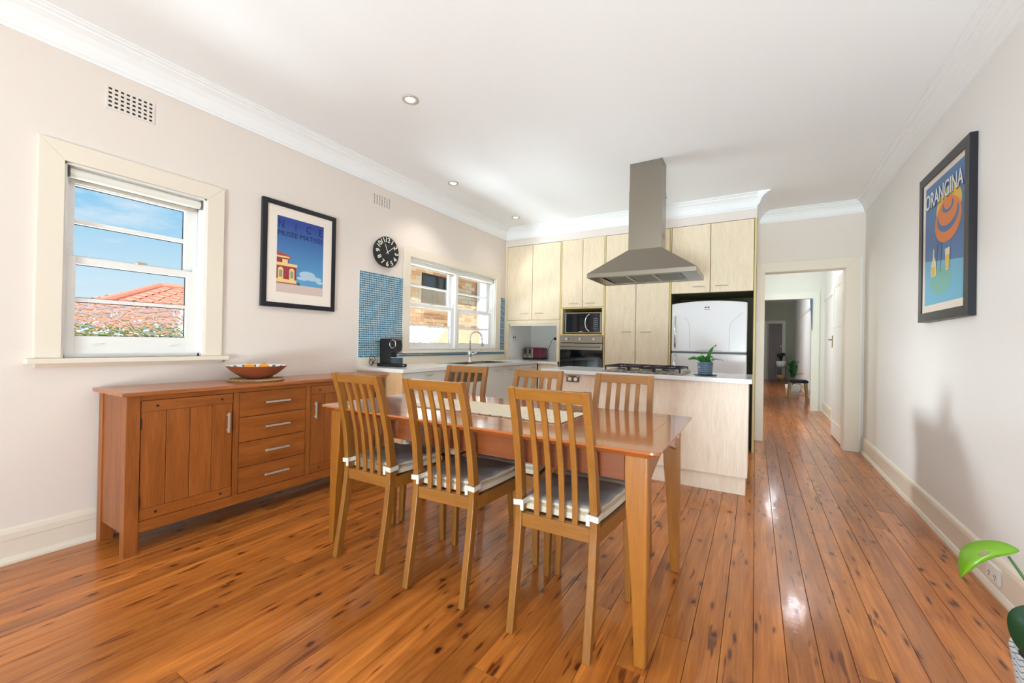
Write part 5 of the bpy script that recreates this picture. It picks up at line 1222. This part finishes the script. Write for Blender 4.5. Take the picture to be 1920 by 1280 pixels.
# ================================================================== foreground plant, right edge
mp_ = thing('monstera_plant', (.80, 1.72, 0), 'split-leaf monstera in a patterned white planter at the right edge of the frame', 'plant')
PX, PY = .80, 1.72
def pot_mat():
    m = bpy.data.materials.new('planter_pattern'); m.use_nodes = True; t = m.node_tree; b = t.nodes['Principled BSDF']; L = t.links.new
    g = nd(t, 'ShaderNodeTexCoord'); s = nd(t, 'ShaderNodeSeparateXYZ'); L(g.outputs['Object'], s.inputs[0])
    at2 = nd(t, 'ShaderNodeMath'); at2.operation = 'ARCTAN2'; L(s.outputs['Y'], at2.inputs[0]); L(s.outputs['X'], at2.inputs[1])
    cm = nd(t, 'ShaderNodeCombineXYZ'); m1_ = nd(t, 'ShaderNodeMath'); m1_.operation = 'MULTIPLY'; m1_.inputs[1].default_value = 16; L(at2.outputs[0], m1_.inputs[0])
    ab = nd(t, 'ShaderNodeMath'); ab.operation = 'SINE'; L(m1_.outputs[0], ab.inputs[0]); ab2 = nd(t, 'ShaderNodeMath'); ab2.operation = 'ABSOLUTE'; L(ab.outputs[0], ab2.inputs[0])
    mz = nd(t, 'ShaderNodeMath'); mz.operation = 'MULTIPLY'; mz.inputs[1].default_value = 380; L(s.outputs['Z'], mz.inputs[0])
    ad = nd(t, 'ShaderNodeMath'); ad.operation = 'MULTIPLY_ADD'; ad.inputs[1].default_value = 3.2; L(ab2.outputs[0], ad.inputs[0]); L(mz.outputs[0], ad.inputs[2])
    sn = nd(t, 'ShaderNodeMath'); sn.operation = 'SINE'; L(ad.outputs[0], sn.inputs[0])
    rp = nd(t, 'ShaderNodeValToRGB'); rp.color_ramp.elements[0].position = .80; rp.color_ramp.elements[1].position = .9; rp.color_ramp.elements[0].color = lin((222, 224, 230)); rp.color_ramp.elements[1].color = lin((96, 100, 116)); L(sn.outputs[0], rp.inputs[0])
    L(rp.outputs[0], b.inputs['Base Color']); b.inputs['Roughness'].default_value = .5; return m
mk('planter', lathe(BM(), [(0, 0), (.125, 0), (.165, .30), (.155, .30), (.148, .28), (0, .28)], PX, PY, 40), pot_mat(), mp_, smooth=True)
mk('soil', lathe(BM(), [(0, .281), (.147, .281)], PX, PY, 30), SOIL, mp_)
def big_leaf(outline, base, xdir, ydir, m, curl=.03, holes=None, name='leaf'):
    """outline half widths along length; base at the stalk"""
    base, xd, yd = Vector(base), Vector(xdir), Vector(ydir); nrm = xd.cross(yd).normalized(); bm = BM(); n = len(outline)-1; cols = 8; G = {}
    for i, (t_, wl, wr) in enumerate(outline):
        for j in range(cols+1):
            s = j/cols*2-1; w_ = wl if s < 0 else wr
            p = base+xd*t_+yd*s*w_+nrm*(curl*(abs(s)**1.5)-.05*t_*t_*4+.004*math.sin(t_*90)*abs(s))
            G[i, j] = bm.verts.new(p)
    for i in range(n):
        for j in range(cols):
            if holes and (i, j) in holes: continue
            bm.faces.new((G[i, j], G[i+1, j], G[i+1, j+1], G[i, j+1]))
    o = mk(name, bm, m, mp_, smooth=True); s_m = o.modifiers.new('s', 'SOLIDIFY'); s_m.thickness = .0015
    o.modifiers.new('ss', 'SUBSURF').render_levels = 1; return o
# lime young leaf reaching left
UP = [(.637, .595), (.617, .607), (.592, .605), (.567, .594), (.545, .580), (.529, .562), (.5215, .535), (.5195, .507), (.5205, .484)]
LO = [(.637, .592), (.622, .580), (.602, .570), (.581, .559), (.563, .543), (.549, .522), (.537, .506), (.528, .497), (.5205, .481)]
bm = BM(); NC = 10; G = {}
for i, (p, q) in enumerate(zip(UP, LO)):
    for j in range(NC+1):
        s2 = j/NC; fold = abs(s2-.55); yy = 1.70-.035*math.sin(i/8*math.pi)*(1-fold*1.9)+.03*(1-s2)*math.sin(i/8*math.pi)+.003*math.sin(i*2.3+j)
        G[i, j] = bm.verts.new((p[0]+(q[0]-p[0])*s2, yy, p[1]+(q[1]-p[1])*s2+.006*math.sin(s2*math.pi*2)*math.sin(i/8*math.pi)))
for i in range(8):
    for j in range(NC):
        if (i, j) in {(3, 4)}: continue
        bm.faces.new((G[i, j], G[i+1, j], G[i+1, j+1], G[i, j+1]))
lm = mk('leaf', bm, LEAFL, mp_, smooth=True); q_ = lm.modifiers.new('s', 'SOLIDIFY'); q_.thickness = .0014; lm.modifiers.new('ss', 'SUBSURF').render_levels = 1
lm['label'] = 'lime green young leaf with a slit'
big_leaf([(0, .01, .01), (.03, .06, .05), (.08, .075, .07), (.13, .06, .055), (.17, .02, .02), (.18, .003, .003)], (.645, 1.695, .598), Vector((.9, .1, -.1)).normalized(), Vector((0, .6, .6)).normalized(), LEAFD, .02)
RIM = [(.575, .448), (.585, .474), (.607, .492), (.639, .499), (.660, .486), (.668, .455), (.660, .415), (.640, .375), (.620, .357), (.603, .364), (.590, .382), (.578, .412)]
bm = BM(); cx_, cz_ = .620, .436; rg = []
for t_ in (1, .8, .55, .28):
    rg.append([bm.verts.new((cx_+(x_-cx_)*t_, 1.6-.030*(1-t_*t_)+.003*math.sin(k*2.6)*t_, cz_+(z_-cz_)*t_)) for k, (x_, z_) in enumerate(RIM)])
for A_, C_ in zip(rg, rg[1:]):
    for k in range(12): bm.faces.new((A_[k], A_[(k+1) % 12], C_[(k+1) % 12], C_[k]))
bm.faces.new(rg[-1])
dl = mk('leaf', bm, LEAFD, mp_, smooth=True); q_ = dl.modifiers.new('s', 'SOLIDIFY'); q_.thickness = .0016; dl.modifiers.new('ss', 'SUBSURF').render_levels = 2
big_leaf([(0, .01, .01), (.04, .07, .07), (.12, .09, .09), (.2, .06, .06), (.25, .004, .004)], (.85, 1.75, .62), Vector((.3, .4, .5)).normalized(), Vector((.7, -.5, 0)).normalized(), LEAFD, .03)
for a, b in (((.612, 1.69, .575), (.66, 1.69, .49)), ((.640, 1.60, .45), (.70, 1.63, .40)), ((.85, 1.75, .62), (.84, 1.74, .45))):
    mk('leaf_stalk', tube(BM(), [a, b, (PX+random.uniform(-.03, .03), PY+random.uniform(-.03, .03), .29)], [.003, .004, .006], 8), STEM, mp_, smooth=True)
